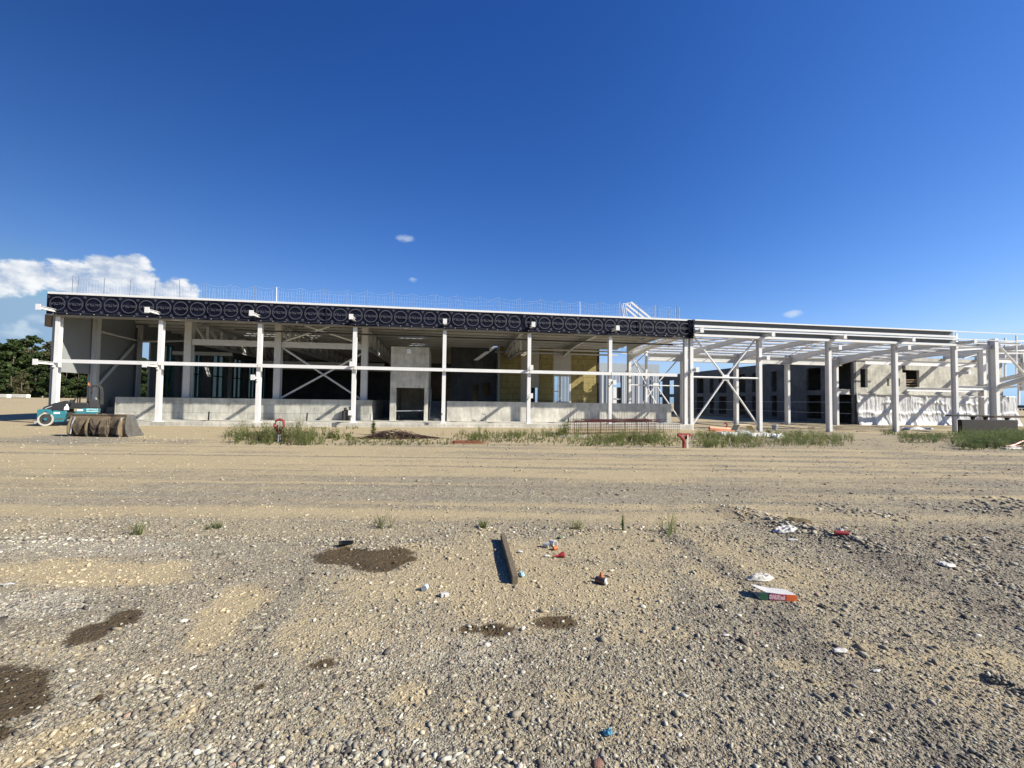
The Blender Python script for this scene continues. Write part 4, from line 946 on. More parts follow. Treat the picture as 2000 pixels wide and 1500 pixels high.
# ------------------------------------------------------------------ plastic sheeting along the concrete building
sheet_m, t, b = newmat('white_sheeting')
P = mapped(t); n = t.noise(P, 2.2, 5, .6, .8)
t.put(b.inputs['Base Color'], t.mix(t.smooth(n, .3, .7), (.44, .45, .46), (.56, .56, .555))); b.inputs['Roughness'].default_value = .38
bp = t.new('ShaderNodeBump'); bp.inputs['Strength'].default_value = .5; bp.inputs['Distance'].default_value = .05; t.put(bp.inputs['Height'], n); t.l.new(bp.outputs[0], b.inputs['Normal'])
nxs, nzs = 420, 70; sx0, sx1 = XW+.05, X_(1986, YC-.2)
xs = np.linspace(sx0, sx1, nxs); zs_ = np.linspace(0, 1, nzs); SXg, SZg = np.meshgrid(xs, zs_)
top = 3.05-.25*(fbm(SXg*.7, SXg*0, 3, 4)-.4)*1.0
bot = -.5
zz = bot+(top-bot)*SZg
warp = 1.1*fbm(SXg*.35, zz*.5, 3, 9); fold = (fbm(SXg*1.9+warp*1.2, zz*.16+warp*.5, 4, 61)-.5)
fine_ = (fbm(SXg*3.4+warp*3, zz*.9+2*warp, 3, 71)-.5)*sst(.35, .6, fbm(SXg*.5, zz*.5, 2, 72))
swag = np.abs(np.sin(SXg*.95+fbm(SXg*.3, zz*.2, 2, 5)*3))
sl1 = 1.95+.22*swag; sl2 = .75+.25*swag
yy = YC-.20-.34*fold-.14*fine_-.08*swag*(1-SZg)-.09*np.exp(-((zz-sl1)/.16)**2)*sst(.3, .6, fbm(SXg*.6, zz*0, 2, 7))-.09*np.exp(-((zz-sl2)/.2)**2)-.4*(1-SZg)**5
SV = np.stack([SXg.ravel(), np.minimum(yy, YC-.03).ravel(), zz.ravel()], -1)
ii = np.arange(nxs*nzs).reshape(nzs, nxs); SF = np.stack([ii[:-1, :-1], ii[:-1, 1:], ii[1:, 1:], ii[1:, :-1]], -1).reshape(-1, 4)
o = npmesh('plastic_sheeting', SV, SF, sheet_m, smooth=True); tag(o, 'crumpled white plastic sheeting hung over the lower wall of the concrete building', 'sheeting')
md = o.modifiers.new('thickness', 'SOLIDIFY'); md.thickness = .012
def crumple(name, px, py, wx, wy, hh, ml, label, cat, seed=1, rz=0.0, n=26, z=None, group=None):
    p = atZ(px, py, -.3 if z is None else z); p.z = gzf(p.x, p.y)
    g_ = np.linspace(-1, 1, n); A, B = np.meshgrid(g_, g_)
    rad = np.hypot(A, B)*(1+.5*(fbm(A*1.5+seed, B*1.5, 3, seed)-.5)); k = np.minimum(1, .95/np.maximum(rad, 1e-3)); A2, B2 = A*np.where(rad > .95, k, 1), B*np.where(rad > .95, k, 1)
    H = hh*np.clip(.15+1.3*(fbm(A*2.6+seed, B*2.6, 4, seed+3)-.3), .04, 2)*(1-sst(.7, 1.0, rad))+.012
    ca, sa_ = math.cos(rz), math.sin(rz); X = p.x+(A2*ca-B2*sa_)*wx; Y = p.y+(A2*sa_+B2*ca)*wy
    V = np.stack([X.ravel(), Y.ravel(), (gz(X, Y)+H).ravel()], -1)
    ii = np.arange(n*n).reshape(n, n); Fq = np.stack([ii[:-1, :-1], ii[:-1, 1:], ii[1:, 1:], ii[1:, :-1]], -1).reshape(-1, 4)
    o = npmesh(name, V, Fq, ml, smooth=True); m_ = o.modifiers.new('thickness', 'SOLIDIFY'); m_.thickness = .004; return tag(o, label, cat, group)
crumple('ground_sheet', 1790, 836, 1.9, .7, .3, sheet_m, 'loose white plastic sheet lying in folds on the ground below the hanging sheeting', 'sheeting', 4, -.3, 44)

# ------------------------------------------------------------------ road roller at the left
M_rteal = mat('teal_machine_paint', (.022, .15, .19), .38, var=.18, vs=4, c2=(.10, .13, .12), spots=(.6, .8))
M_rub = mat('rubber', (.03, .03, .03), .8, var=.3)
M_drum = mat('worn_drum_steel', (.62, .58, .50), .35, .5, var=.15, vs=6)
M_orange = mat('orange_plastic', (.48, .13, .03), .5)
M_litter = mat('dusty_white_litter', (.46, .45, .42), .6, var=.12, vs=30)
M_print2 = mat('dark_lettering', (.02, .09, .10), .5)
def px_rz(v): return math.atan2(v[1], v[0])
pb = atZ(64, 831, 0); pe = atZ(191, 829, 0)
rl = thing('road_roller', 'teal ride on roller with a roll bar parked at the left end of the hall', 'roller', (pb.x, pb.y+.3, gzf(pb.x, pb.y)), px_rz((pe.x-pb.x, pe.y-pb.y))); k_ = (pe-pb).length/3.25; rl.scale = (k_, k_, 1.0)
def xz(pts, y0, y1, **k): return MB().prism(pts, y0, y1, **k)
dr = part(MB().lathe((.46, -.55, .40), (0, 1, 0), [(0, .30), (0, .40), (1.1, .40), (1.1, .30)], 40), 'drum', M_drum, rl, smooth=True)
e = MB().lathe((.46, -.60, .40), (0, 1, 0), [(0, .0), (0, .10), (.05, .12), (.05, .29), (.12, .30)], 28).build('hub', M_rub, smooth=True); e.parent = dr
e = MB().lathe((.46, -.66, .40), (0, 1, 0), [(0, .0), (0, .085), (.06, .085)], 20).build('hub_cap', M_rteal, smooth=True); e.parent = dr
part(MB().prism([(.06, .46), (.05, .92), (.20, .98), (.7, .96), (.78, .80), (.70, .62), (.46, .86), (.20, .66)], -.62, -.56).prism([(.06, .46), (.05, .92), (.20, .98), (.7, .96), (.78, .80), (.70, .62), (.46, .86), (.20, .66)], .56, .62), 'drum_frame', M_rteal, rl, bevel=.01)
part(xz([(.72, .30), (.66, .78), (.80, .90), (1.42, .86), (1.50, .80), (1.34, .24), (.85, .22)], -.54, .54), 'front_body', M_rteal, rl, bevel=.03)
part(xz([(.22, .92), (.34, 1.10), (.86, 1.33), (1.35, 1.46), (1.58, 1.44), (1.56, .90), (1.46, .862), (.80, .902)], -.5, .5), 'hood', mat('black_machine_paint', (.02, .02, .022), .4), rl, bevel=.04)
part(MB().prism([(.38, 1.02), (.72, 1.16), (.74, 1.13), (.42, .99)], -.512, -.503), 'grille', M_galv, rl)
part(MB().prism([(1.32, .92), (1.34, 1.08), (1.42, 1.18), (1.44, 1.27), (1.50, 1.27), (1.52, 1.18), (1.58, 1.08), (1.58, .92)], -.56, -.512), 'white_tank', M_plastic_white, rl, bevel=.01)
part(MB().box((.84, -.552, .70), (1.14, -.543, .80)), 'label_plate', M_plastic_white, rl)
part(xz([(1.72, .62), (1.60, .36), (2.0, .34), (2.2, .56), (2.7, .62), (3.08, .72), (3.12, 1.0), (2.4, 1.04), (2.1, .98), (1.95, .84)], -.54, .54), 'rear_body', M_rteal, rl, bevel=.03)
part(MB().box((2.0, -.553, .86), (2.3, -.545, .96)), 'label_plate', M_plastic_white, rl)
part(MB().box((2.48, -.553, .82), (3.08, -.545, .99)), 'name_plate', mat('pale_blue_panel', (.42, .66, .68), .5), rl)
V, Fc = textmesh('AMMANN', .13); npl = rl.children[-1]
e = MB().add([(2.80+x*1.0, -.5575, .905+y_) for x, y_, _ in V], Fc).build('lettering', M_print2); e.parent = npl
for yy in (-.42, .0, .42):
    w_ = part(MB().lathe((2.55, yy-.17, .36), (0, 1, 0), [(0, .20), (.0, .30), (.03, .36), (.31, .36), (.34, .30), (.34, .20)], 30), 'wheel', M_rub, rl, smooth=True)
    e = MB().lathe((2.55, yy-.16, .36), (0, 1, 0), [(0.04, .0), (0.04, .12), (0, .2), (.32, .2)], 20).build('rim', M_drum); e.parent = w_
part(MB().prism([(1.48, .5), (1.74, .5), (1.74, 1.0), (1.52, 1.05)], -.2, .2), 'articulation_joint', M_rub, rl)
part(MB().prism([(1.58, 1.0), (2.5, 1.0), (2.5, 1.14), (2.36, 1.16), (1.7, 1.05)], -.5, .5), 'platform', M_rub, rl)
part(MB().tube([(1.62, .1, 1.2), (1.78, .1, 1.58)], .03).tube([(1.80+.02*math.sin(a), .1+.17*math.cos(a), 1.60+.14*math.sin(a)) for a in np.linspace(0, 2*math.pi, 17)[:-1]], .018, 6, close=True), 'steering_wheel', M_rub, rl)
part(MB().box((1.56, -.3, 1.3), (1.76, .35, 1.52)), 'dashboard', M_rub, rl, bevel=.03)
part(MB().prism([(2.1, 1.14), (2.5, 1.12), (2.62, 1.6), (2.50, 1.62), (2.40, 1.26), (2.1, 1.28)], -.26, .26), 'seat', M_rub, rl, bevel=.03)
part(MB().prism([(1.60, 1.02), (1.62, 1.30), (1.95, 1.36), (2.55, 1.34), (2.60, 1.02)], -.52, .52), 'console', mat('black_console', (.015, .015, .017), .5), rl, bevel=.05)
part(MB().box((2.62, -.5, 1.03), (3.08, .5, 1.55)), 'engine_cover', mat('black_cover', (.03, .03, .032), .5), rl, bevel=.04)
for yy in (-.48, .48):
    part(MB().tube([(2.62, yy, 1.0), (2.58, yy, 1.9), (2.60, yy, 2.28), (2.70, yy, 2.40), (3.02, yy, 2.38), (3.14, yy, 2.26), (3.18, yy, 1.9), (3.2, yy, 1.25)], .055, 8), 'roll_bar', M_rub, rl, smooth=True)
part(MB().tube([(1.75, -.545, .5), (1.80, -.56, .75), (1.95, -.56, .8)], .02, 6), 'hydraulic_line', M_rub, rl)
part(MB().prism([(.84, .34), (1.30, .36), (1.34, .46), (.80, .44)], -.548, -.541), 'grime_panel', mat('grimy_teal', (.05, .08, .075), .8), rl)
part(MB().box((1.95, -.5, 1.14), (2.02, -.44, 1.62)).box((1.95, .44, 1.14), (2.02, .5, 1.62)).box((1.95, -.5, 1.6), (2.6, -.44, 1.65)), 'hand_rail', M_rub, rl)
part(MB().tube([(2.70, -.48, 2.40), (2.70, .48, 2.40)], .034).tube([(3.02, -.48, 2.38), (3.02, .48, 2.38)], .034), 'roll_bar', M_rub, rl)
part(MB().cyl((2.50, -.42, 2.40), (2.50, -.42, 2.56), .06, 12, .045).tube([(2.62, -.48, 2.36), (2.5, -.42, 2.4)], .02), 'beacon', M_orange, rl)

# ------------------------------------------------------------------ loader bucket
M_mud = mat('muddy_steel', (.19, .142, .085), .85, .05, var=.35, vs=3, c2=(.075, .058, .04), spots=(.5, .62), bump=.5, bs=20)
M_bst = mat('scraped_steel', (.13, .125, .115), .6, .3, var=.3, vs=5, c2=(.08, .065, .05), spots=(.5, .65))
pa_ = atZ(136, 852, 0); pc_ = atZ(243, 854, 0)
bk = thing('loader_bucket', 'wide muddy loader bucket lying on the ground in front of the roller', 'bucket', (pa_.x, pa_.y, gzf(pa_.x, pa_.y)-.01), px_rz((pc_.x-pa_.x, pc_.y-pa_.y)))
W = (pc_-pa_).length; bk.scale = (1, .66, 1)
prof = [(.10, .92), (.02, .80), (-.02, .62), (.0, .40), (.08, .18), (.25, .04), (.5, .0), (1.25, .0), (1.25, .03), (.52, .035), (.28, .08), (.12, .21), (.04, .42), (.03, .62), (.07, .79), (.14, .90)]
part(MB().prism(prof, 0, W, axis='X'), 'shell', M_mud, bk)
side = [(.12, .97), (.0, .82), (-.03, .5), (.04, .16), (.28, -.01), (1.42, -.01), (1.30, .12), (.95, .42), (.62, .95)]
for x0 in (-.03, W): part(MB().prism(side, x0, x0+.03, axis='X'), 'side_plate', M_bst if x0 > 0 else M_mud, bk)
part(MB().box((-.02, .06, .90), (W+.02, .26, .97)), 'top_rail', M_mud, bk, bevel=.01)
part(MB().box((-.02, 1.2, .0), (W+.02, 1.42, .03)), 'cutting_edge', M_bst, bk)
lug = [(.05, .86), (-.16, .74), (-.30, .45), (-.30, .16), (-.16, .02), (.05, .06), (.0, .4)]
for x0, wd in ((.06, .05), (W*.34, .06), (W*.60, .30), (W-.16, .05)): part(MB().prism(lug, x0, x0+wd, axis='X'), 'lug', M_mud, bk, bevel=.02)
for a, b2 in ((.12, W*.34), (W*.34+.07, W*.60)):
    # sloping back plates between the lugs
    part(MB().add([(a, -.03, .84), (b2, -.03, .84), (b2-.12, -.22, .50), (a+.12, -.22, .42), (a+.35, -.24, .10), (b2-.3, -.22, .10)], [(0, 1, 2, 3), (3, 2, 5, 4)]), 'back_plate', M_mud, bk)
for q in (.16, W-.21): part(MB().tube([(q, -.2, .12), (q+.04, -.14, .62), (q+.10, -.08, .84)], .035, 8), 'piston', M_galv, bk)
part(MB().tube([(W*.45, -.2, .75), (W*.5, -.28, .55), (W*.56, -.28, .40), (W*.62, -.26, .6)], .02, 6), 'hydraulic_hose', M_rub, bk)
part(MB().tube([(W*.76, -.2, .78), (W*.78, -.3, .55), (W*.86, -.3, .42), (W*.92, -.24, .42)], .02, 6), 'hydraulic_hose', M_rub, bk)

# ------------------------------------------------------------------ red corrugated conduit loops
M_cond = mat('red_conduit', (.30, .035, .04), .6, var=.2, vs=6, c2=(.17, .03, .03), spots=(.5, .7))
def conduit(px, py, label, kind):
    p = atZ(px, py, -.02); th = thing('conduit_loop', label, 'conduit', (p.x, p.y, gzf(p.x, p.y)-.05), 0, 'red conduits sticking out of the ground')
    if kind == 0:
        pts = [(-.02, 0, 0), (.0, 0, .35), (.10, 0, .55), (.16, .02, .72), (.12, .05, .88), (-.02, .06, .95), (-.16, .05, .88), (-.20, .02, .72), (-.12, 0, .55), (-.04, 0, .42), (-.06, .0, .2)]
        part(MB().tube(pts, .05, 8), 'hose', M_cond, th, smooth=True); part(MB().tube([(-.06, -.06, 0), (-.04, -.06, .45), (-.06, -.05, .72)], .022, 6).tube([(.05, -.05, 0), (.0, -.06, .4), (.03, -.04, .66)], .018, 6), 'cable', M_black, th)
        part(MB().cyl((-.02, 0, 0), (-.02, 0, .34), .075, 10), 'sleeve', M_galv, th)
    elif kind == 1:
        for q in (-1, 1): part(MB().tube([(0, 0, 0), (.0, 0, .30), (q*.08, 0, .45), (q*.26, 0, .58)], [.07, .07, .06, .055], 8), 'hose', M_cond, th, smooth=True)
        part(MB().bar((-.2, 0, .585), (.24, 0, .58), .1, .07), 'cap', M_cond, th); part(MB().bar((.10, -.08, 0), (.12, -.06, .56), .035), 'stake', M_plastic_white, th)
    else:
        part(MB().tube([(0, 0, 0), (0, 0, .35), (.1, 0, .55), (0, .02, .72), (-.12, 0, .6)], .055, 8), 'hose', M_cond, th, smooth=True); part(MB().tube([(-.16, 0, 0), (-.05, 0, .3), (.16, .05, .05)], .045, 8), 'hose', M_cond, th)
    return th
conduit(545, 864, 'red conduit bent into a tall loop among the weeds left of the rebar pile', 0)
conduit(1336, 876, 'red forked conduit with a white stake at the front edge of the weeds', 1)
conduit(1418, 835, 'short red conduit standing on bare ground behind the foam blocks', 2)

# ------------------------------------------------------------------ rebar
p0 = atZ(1122, 853, -.1); p1 = atZ(1292, 853, -.2)
cg = thing('rebar_cage', 'long rusty reinforcement cage lying in the weeds before the slab', 'rebar cage', (p0.x, p0.y, gzf(p0.x, p0.y)), px_rz((p1.x-p0.x, p1.y-p0.y)))
Lc = (p1-p0).length+.2; hc, dc = .66, .7
for y_ in (0, dc):
    mb = MB()
    for z in (.05, .22, .36, .5, hc): mb.tube([(0, y_, z), (Lc, y_, z)], .010, 4)
    for x in np.arange(0, Lc+.01, .13): mb.tube([(x, y_, 0), (x+random.uniform(-.01, .01), y_, hc+random.uniform(0, .03))], .007, 4)
    part(mb, 'mesh_side', M_rust, cg)
mb = MB()
for x in np.arange(0, Lc+.01, .13): mb.tube([(x, 0, hc), (x, dc, hc)], .008, 4)
for x in np.arange(0, Lc+.01, .8): mb.tube([(x, 0, 0), (x, 0, hc)], .02, 5)
part(mb, 'crossbars', M_rust, cg)
mb = MB()
for k in range(70):
    x = random.uniform(0, Lc-1.0); y_ = random.uniform(.0, dc); z = hc+.02+random.uniform(0, .14); l_ = random.uniform(.6, 1.7)
    mb.tube([(x, y_, z), (min(x+l_, Lc+.2), y_+random.uniform(-.1, .1), z+random.uniform(-.03, .05))], .012, 4)
part(mb, 'loose_bars', mat('dark_red_rust', (.10, .03, .03), .8, .1, var=.4, vs=9), cg)
mb = MB()
for k in range(34):
    x = .05+k*(Lc-.1)/33+random.uniform(-.04, .04); hh = hc+.62+random.uniform(-.22, .12); mb.tube([(x, dc+.1, .1), (x+random.uniform(-.05, .05), dc+.12, hh)], .008, 4)
part(mb, 'upright_bars', M_rust, cg)
p0 = atZ(1300, 850, -.2); mb = MB()
for z in (.15, .32, .48): mb.tube([(0, 0, z), (1.15, .1, z)], .010, 4)
for x in np.arange(0, 1.16, .14): mb.tube([(x, x*.09, 0), (x, x*.09, .5)], .008, 4)
q = mb.build('mesh_panel', M_rust); q.location = (p0.x-.0, p0.y+.3, gzf(p0.x, p0.y)); tag(q, 'short rusty mesh panel standing at the right end of the reinforcement cage', 'rebar mesh')
mb = MB(); p0 = atZ(775, 860, -.08)
for k in range(95):
    a = random.gauss(0, .25); L_ = random.uniform(.4, 2.0); x = random.gauss(0, .65); y_ = random.gauss(0, .22); hz = max(.02, .34*math.exp(-(x/.9)**2)*random.random()+.02)
    c_, s_ = math.cos(a), math.sin(a); arc = random.uniform(0, .18)
    mb.tube([(x-c_*L_/2, y_-s_*L_/2, max(.01, hz-.1+random.uniform(-.05, .05))), (x, y_, hz+arc*.5), (x+c_*L_/2, y_+s_*L_/2, max(.01, hz*random.uniform(-.1, .8)))], random.uniform(.008, .016), 4)
q = mb.build('rebar_pile', mat('brown_rust', (.065, .036, .027), .85, .1, var=.4, vs=9)); q.location = (p0.x, p0.y, gzf(p0.x, p0.y)); tag(q, 'tangled heap of rusty reinforcing bars between the red loop and the cage', 'rebar pile')

# ------------------------------------------------------------------ stacked waste in the weeds on the right
M_foam = mat('white_foam', (.82, .81, .78), .8, var=.08, vs=4, c2=(.55, .52, .46), spots=(.58, .7), bump=.6, bs=25)
M_beige = mat('cream_board', (.66, .56, .36), .7, var=.12)
M_peach = mat('peach_board', (.68, .34, .20), .7, var=.12)
def local(name, label, cat, px, py, z=-.3, rz=0.0, lift=0, group=None):
    p = atZ(px, py, z); return thing(name, label, cat, (p.x, p.y, gzf(p.x, p.y)+lift), rz, group)
def onemesh(mb, name, ml, label, cat, px, py, z=-.3, rz=0.0, lift=0, group=None, **k):
    p = atZ(px, py, z); o = mb.build(name, ml, None, **k); o.location = (p.x, p.y, gzf(p.x, p.y)+lift); o.rotation_euler = (0, 0, rz); return tag(o, label, cat, group)
for k, (px, py, w_, d_, h_, rz, lab) in enumerate([(1420, 861, .95, .5, .24, .05, 'broken white foam block at the left end of the waste heap'), (1450, 860, .55, .5, .27, -.1, 'middle white foam block under the cream board box'), (1480, 861, 1.2, .55, .20, .06, 'long ragged white foam slab at the right of the waste heap')]):
    mb = MB(); nn = 9
    for i in range(nn): x0 = -w_/2+w_*i/nn; mb.box((x0, -d_/2+random.uniform(-.05, .05), 0), (x0+w_/nn, d_/2, h_*random.uniform(.8, 1.05)))
    onemesh(mb, 'foam_block', M_foam, lab, 'foam block', px, py, rz=rz, group='white foam blocks in the weeds')
onemesh(MB().prism([(-.55, 0), (-.35, .34), (.35, .36), (.62, .02), (.58, 0), (.33, .30), (-.33, .29), (-.5, 0)], -.35, .35), 'board_box', M_beige, 'cream board box lying open on its side on top of the foam blocks', 'box', 1451, 857, rz=-.12, lift=.27)
onemesh(MB().tube([(-.75, 0, .1), (.85, .1, .0)], .13, 6).box((-.8, -.2, -.08), (.9, .25, -.04)), 'board_bundle', M_peach, 'peach coloured board bundle lying left of the cream box', 'board', 1408, 853, rz=-.05, lift=.22)
onemesh(MB().prism([(-.3, .0), (-.25, .06), (.35, -.06), (.3, -.1)], -.12, .12), 'foam_strip', M_foam, 'small white foam strip tilted beside the cream box', 'foam', 1469, 851, rz=-.2, lift=.3)
bu = local('bucket', 'grey pail standing on a white sack at the right of the waste heap', 'pail', 1513, 855, lift=.34)
part(MB().lathe((0, 0, 0), (0, 0, 1), [(0, .001), (0, .13), (.3, .17), (.32, .18), (.32, .16), (.03, .12)], 20), 'body', mat('grey_pail', (.30, .33, .36), .5), bu, smooth=True)
part(MB().lathe((0, 0, .30), (0, 0, 1), [(0, .172), (0, .185), (.03, .185), (.03, .172)], 20), 'rim', M_plastic_white, bu)
o = crumple('sack', 1518, 866, .42, .36, .36, M_foam, 'crumpled white sack in the weeds under the grey pail', 'sack', 12, 0, 26)

# dark precast planks stacked at the far right
M_pre = mat('weathered_concrete_dark', (.022, .020, .018), .85, var=.3, vs=2)
M_brown = mat('brown_plank', (.075, .048, .033), .8, var=.25, vs=3)
yq = -2.6; 
def AX(px, py): return atY(px, py, yq)
a, b2 = AX(1858, 810.5), AX(1942, 813); c_ = AX(2030, 817)
st1 = thing('precast_stack', 'dark precast plank on arched supports above a black block in the right hand weeds', 'concrete plank', (a.x, yq, gzf(a.x, yq)))
def rel(v): return (v.x-a.x, v.y-yq, v.z-gzf(a.x, yq))
zt_ = rel(AX(1900, 811))[2]; xb_ = rel(AX(1880, 822)); xe_ = rel(AX(1990, 838))
part(MB().box((0, 0, zt_-.10), (b2.x-a.x, .42, zt_)), 'plank', M_pre, st1, bevel=.01)
part(MB().box((b2.x-a.x+.01, .02, zt_-.17), (c_.x-a.x, .42, zt_-.02)), 'plank', M_brown, st1, bevel=.01)
zl = rel(AX(1900, 820))[2]
part(MB().box((xb_[0], .04, -.1), (xe_[0], .36, zl)), 'block', M_pre, st1, bevel=.015)
for px in (1906, 1931, 1973):
    x = rel(AX(px, 816))[0]; mb = MB(); z1 = zt_-(.105 if px < 1942 else .175)
    mb.prism([(x-.28, z1), (x-.12, z1-.04), (x-.06, zl+.005), (x+.06, zl+.005), (x+.12, z1-.04), (x+.28, z1)], .1, .3); part(mb, 'support', M_pre, st1)
# red hoses at the frame edge
o = onemesh(MB().tube([(-.1, 0, .03), (.4, .05, .08), (1.0, .1, .25), (1.7, .05, .30), (2.4, .0, .22)], .05, 8).tube([(-.05, -.1, .03), (.5, -.12, .05), (1.2, -.1, .15), (2.4, -.1, .12)], .045, 8), 'red_hose', M_red, 'flat red hose running out of the picture at the right edge', 'hose', 1967, 881, z=-.15, smooth=True)
onemesh(MB().bar((-.4, 0, .03), (.6, .05, .03), .2, .05), 'white_board', M_plastic_white, 'narrow white board under the red hose at the right edge', 'board', 1976, 884, z=-.15)
# small planks and scraps before the courtyard
for px, py, L_, rz, lab in ((1650, 839, 1.6, -.1, 'long weathered plank on the bare ground left of the sheeting'), (1682, 842, 1.1, .2, 'short plank at an angle near the loose white sheet'), (1855, 862, 1.3, .02, 'thin plank lying at the edge of the right hand weeds'), (1585, 835, .7, .1, 'small plank on the ground in the courtyard entrance')):
    onemesh(MB().bar((-L_/2, 0, .04), (L_/2, 0, .05), .14, .06), 'scrap_plank', M_wood, lab, 'plank', px, py, z=-.35, rz=rz, group='scrap planks by the open frame')
onemesh(MB().bar((-.5, 0, .04), (.9, .05, .06), .1, .05), 'scrap_plank', M_galv, 'grey board lying at the left foot of the rebar cage', 'plank', 1112, 858, z=-.1)
onemesh(MB().box((-.6, -.3, 0), (.5, .3, .05)), 'rusty_plate', mat('orange_rust', (.22, .07, .03), .9, var=.4, vs=6), 'flat rusty steel plate half hidden in low weeds', 'steel plate', 915, 866, z=-.05)
# concrete kerb blocks far left, rubble heap
M_kerb = mat('white_kerb_concrete', (.66, .64, .58), .8, var=.12)
for px, w_, lab in ((6, 1.7, 'white concrete beam on the ground at the far left edge'), (39, 2.5, 'long white concrete beam right of the leftmost one')):
    onemesh(MB().bar((-w_/2, 0, .3), (w_/2, 0, .3), .6, .55), 'concrete_beam', M_kerb, lab, 'concrete beam', px, 790, z=.25, rz=-.15, group='white concrete beams at the far left', bevel=.08)
onemesh(MB().box((-1.6, -.5, 0), (1.4, .5, .9)).box((-.9, -.5, .9), (1.2, .5, 1.35)), 'block_stack', M_kerb, 'stack of pale concrete blocks behind the hall corner column', 'block stack', 86, 788, z=.2, rz=.5, bevel=.05)
onemesh(MB().lathe((0, 0, 0), (0, 0, 1), [(0, .5), (.4, .6), (.7, .4), (.9, .1)], 10), 'red_bag', mat('dull_red_bag', (.25, .06, .05), .8), 'dull red bag lying on the pale block stack', 'bag', 87, 788, z=.2, lift=1.3)

# ------------------------------------------------------------------ litter in the foreground
a, b2 = atZ(982, 1056, 0), atZ(1006, 1143, 0); d_ = (b2-a); Lp = d_.length; rz = px_rz((d_.x, d_.y))
o = MB().box((0, -.03, 0), (Lp, .03, .10)).build('timber_plank', mat('old_timber', (.17, .135, .085), .85, var=.3, vs=14, c2=(.13, .10, .075), spots=(.5, .62), stretch=(1, 8, 8), bump=.5, bs=60)); o.location = (a.x, a.y, gzf(a.x, a.y)-.01); o.rotation_euler = (0, 0, rz)
md = o.modifiers.new('bevel', 'BEVEL'); md.width = .006; md.segments = 2
tag(o, 'old squared timber lying lengthwise on the gravel in the middle foreground', 'timber')
def smooth_cyl_obj(name, ml, label, cat, px, py, r, L_, rz, lift=None, r1=None, hollow=True, group=None):
    th = MB(); prof = [(0, .001), (0, r), (L_, r if r1 is None else r1)]
    if hollow: prof += [(L_, (r if r1 is None else r1)*.86), (L_*.15, r*.8)]
    th.lathe((-L_/2, 0, 0), (1, 0, 0), prof, 18); o = onemesh(th, name, ml, label, cat, px, py, z=0, rz=rz, lift=r if lift is None else lift, smooth=True, group=group); return o
M_can = mat('brown_can', (.10, .06, .05), .4, .2, var=.2); M_cup = mat('paper_cup', (.72, .70, .66), .6, var=.1); M_cyan = mat('pale_blue_cloth', (.35, .62, .70), .7, var=.15)
can = thing('drink_can', 'dark drink can with its pale open end to the right on the gravel', 'can', (*atZ(1174, 1141, 0).xy, gzf(*atZ(1174, 1141, 0).xy)+.03), R(-42))
part(MB().lathe((-.055, 0, 0), (1, 0, 0), [(0, .001), (0, .026), (.008, .032), (.10, .032)], 20), 'body', M_can, can, smooth=True)
part(MB().lathe((.045, 0, 0), (1, 0, 0), [(0, .0325), (.012, .027), (.014, .024), (.008, .02), (.008, .001)], 20), 'lid', M_litter, can, smooth=True)
onemesh(MB().lathe((0, 0, 0), (0, 0, 1), [(0, .001), (0, .035), (.06, .012), (.075, .008), (.075, .001)], 14), 'orange_cap', M_orange, 'small orange cone shaped cap behind the dark can', 'cap', 1174, 1133, z=0, smooth=True)
rc = local('red_funnel', 'red plastic funnel tipped over right of the timber', 'funnel', 1095, 1089, z=0, rz=R(8), lift=.03)
part(MB().lathe((-.02, 0, 0), (1, 0, 0), [(0, .014), (.05, .036), (.055, .036), (.052, .03), (.0, .01)], 16), 'cone', M_red, rc, smooth=True); part(MB().cyl((-.09, 0, -.01), (-.018, 0, 0), .008, 8, .013), 'spout', M_red, rc)
smooth_cyl_obj('paper_cup', M_cup, 'beige paper cup lying on the gravel above the red funnel', 'cup', 1080, 1066, .032, .09, R(-60), r1=.04, group='cups littering the gravel')
smooth_cyl_obj('paper_cup', M_litter, 'crushed white cup left of the beige cup', 'cup', 1066, 1069, .028, .07, R(-30), r1=.035, group='cups littering the gravel')
smooth_cyl_obj('paper_cup', M_orange, 'small orange cup touching the beige cup on its lower right', 'cup', 1084, 1074, .022, .05, R(20), r1=.028, group='cups littering the gravel')
smooth_cyl_obj('clear_cup', mat('dull_grey_plastic', (.42, .47, .48), .3), 'grey translucent cup standing alone left of the timber', 'cup', 830, 1155, .028, .05, R(70), group='cups littering the gravel')
onemesh(MB().box((-.03, -.02, 0), (.03, .02, .035)).box((.0, -.03, .0), (.045, .0, .03)), 'paper_box', M_litter, 'tiny white crushed carton right of the grey cup', 'carton', 866, 1166, z=0, rz=.4, bevel=.004)
M_film, t, b = newmat('thin_film'); t.put(b.inputs['Base Color'], (.62, .60, .54)); b.inputs['Roughness'].default_value = .35; b.inputs['Alpha'].default_value = .6
crumple('plastic_bag', 1485, 1132, .15, .07, .07, M_film, 'clear crumpled plastic bag touching the printed carton', 'bag', 5, -.6, 30, z=0)
crumple('plastic_bag', 1532, 1041, .17, .10, .08, M_litter, 'white plastic bag caught against the stony ridge', 'bag', 8, .3, 26, z=0)
crumple('green_rag', 1093, 1052, .035, .03, .03, mat('dark_green_plastic', (.03, .10, .03), .5), 'dark green plastic lump above the beige cup', 'scrap', 3, 0, 12, z=0)
crumple('blue_mask', 1019, 1126, .03, .06, .035, M_cyan, 'pale blue cloth crumpled against the right side of the timber', 'cloth', 6, .2, 14, z=0)
crumple('blue_glove', 1187, 1439, .03, .022, .03, mat('blue_glove', (.04, .17, .27), .6), 'bright blue scrap of glove on the nearest gravel', 'glove', 9, .3, 14, z=0)
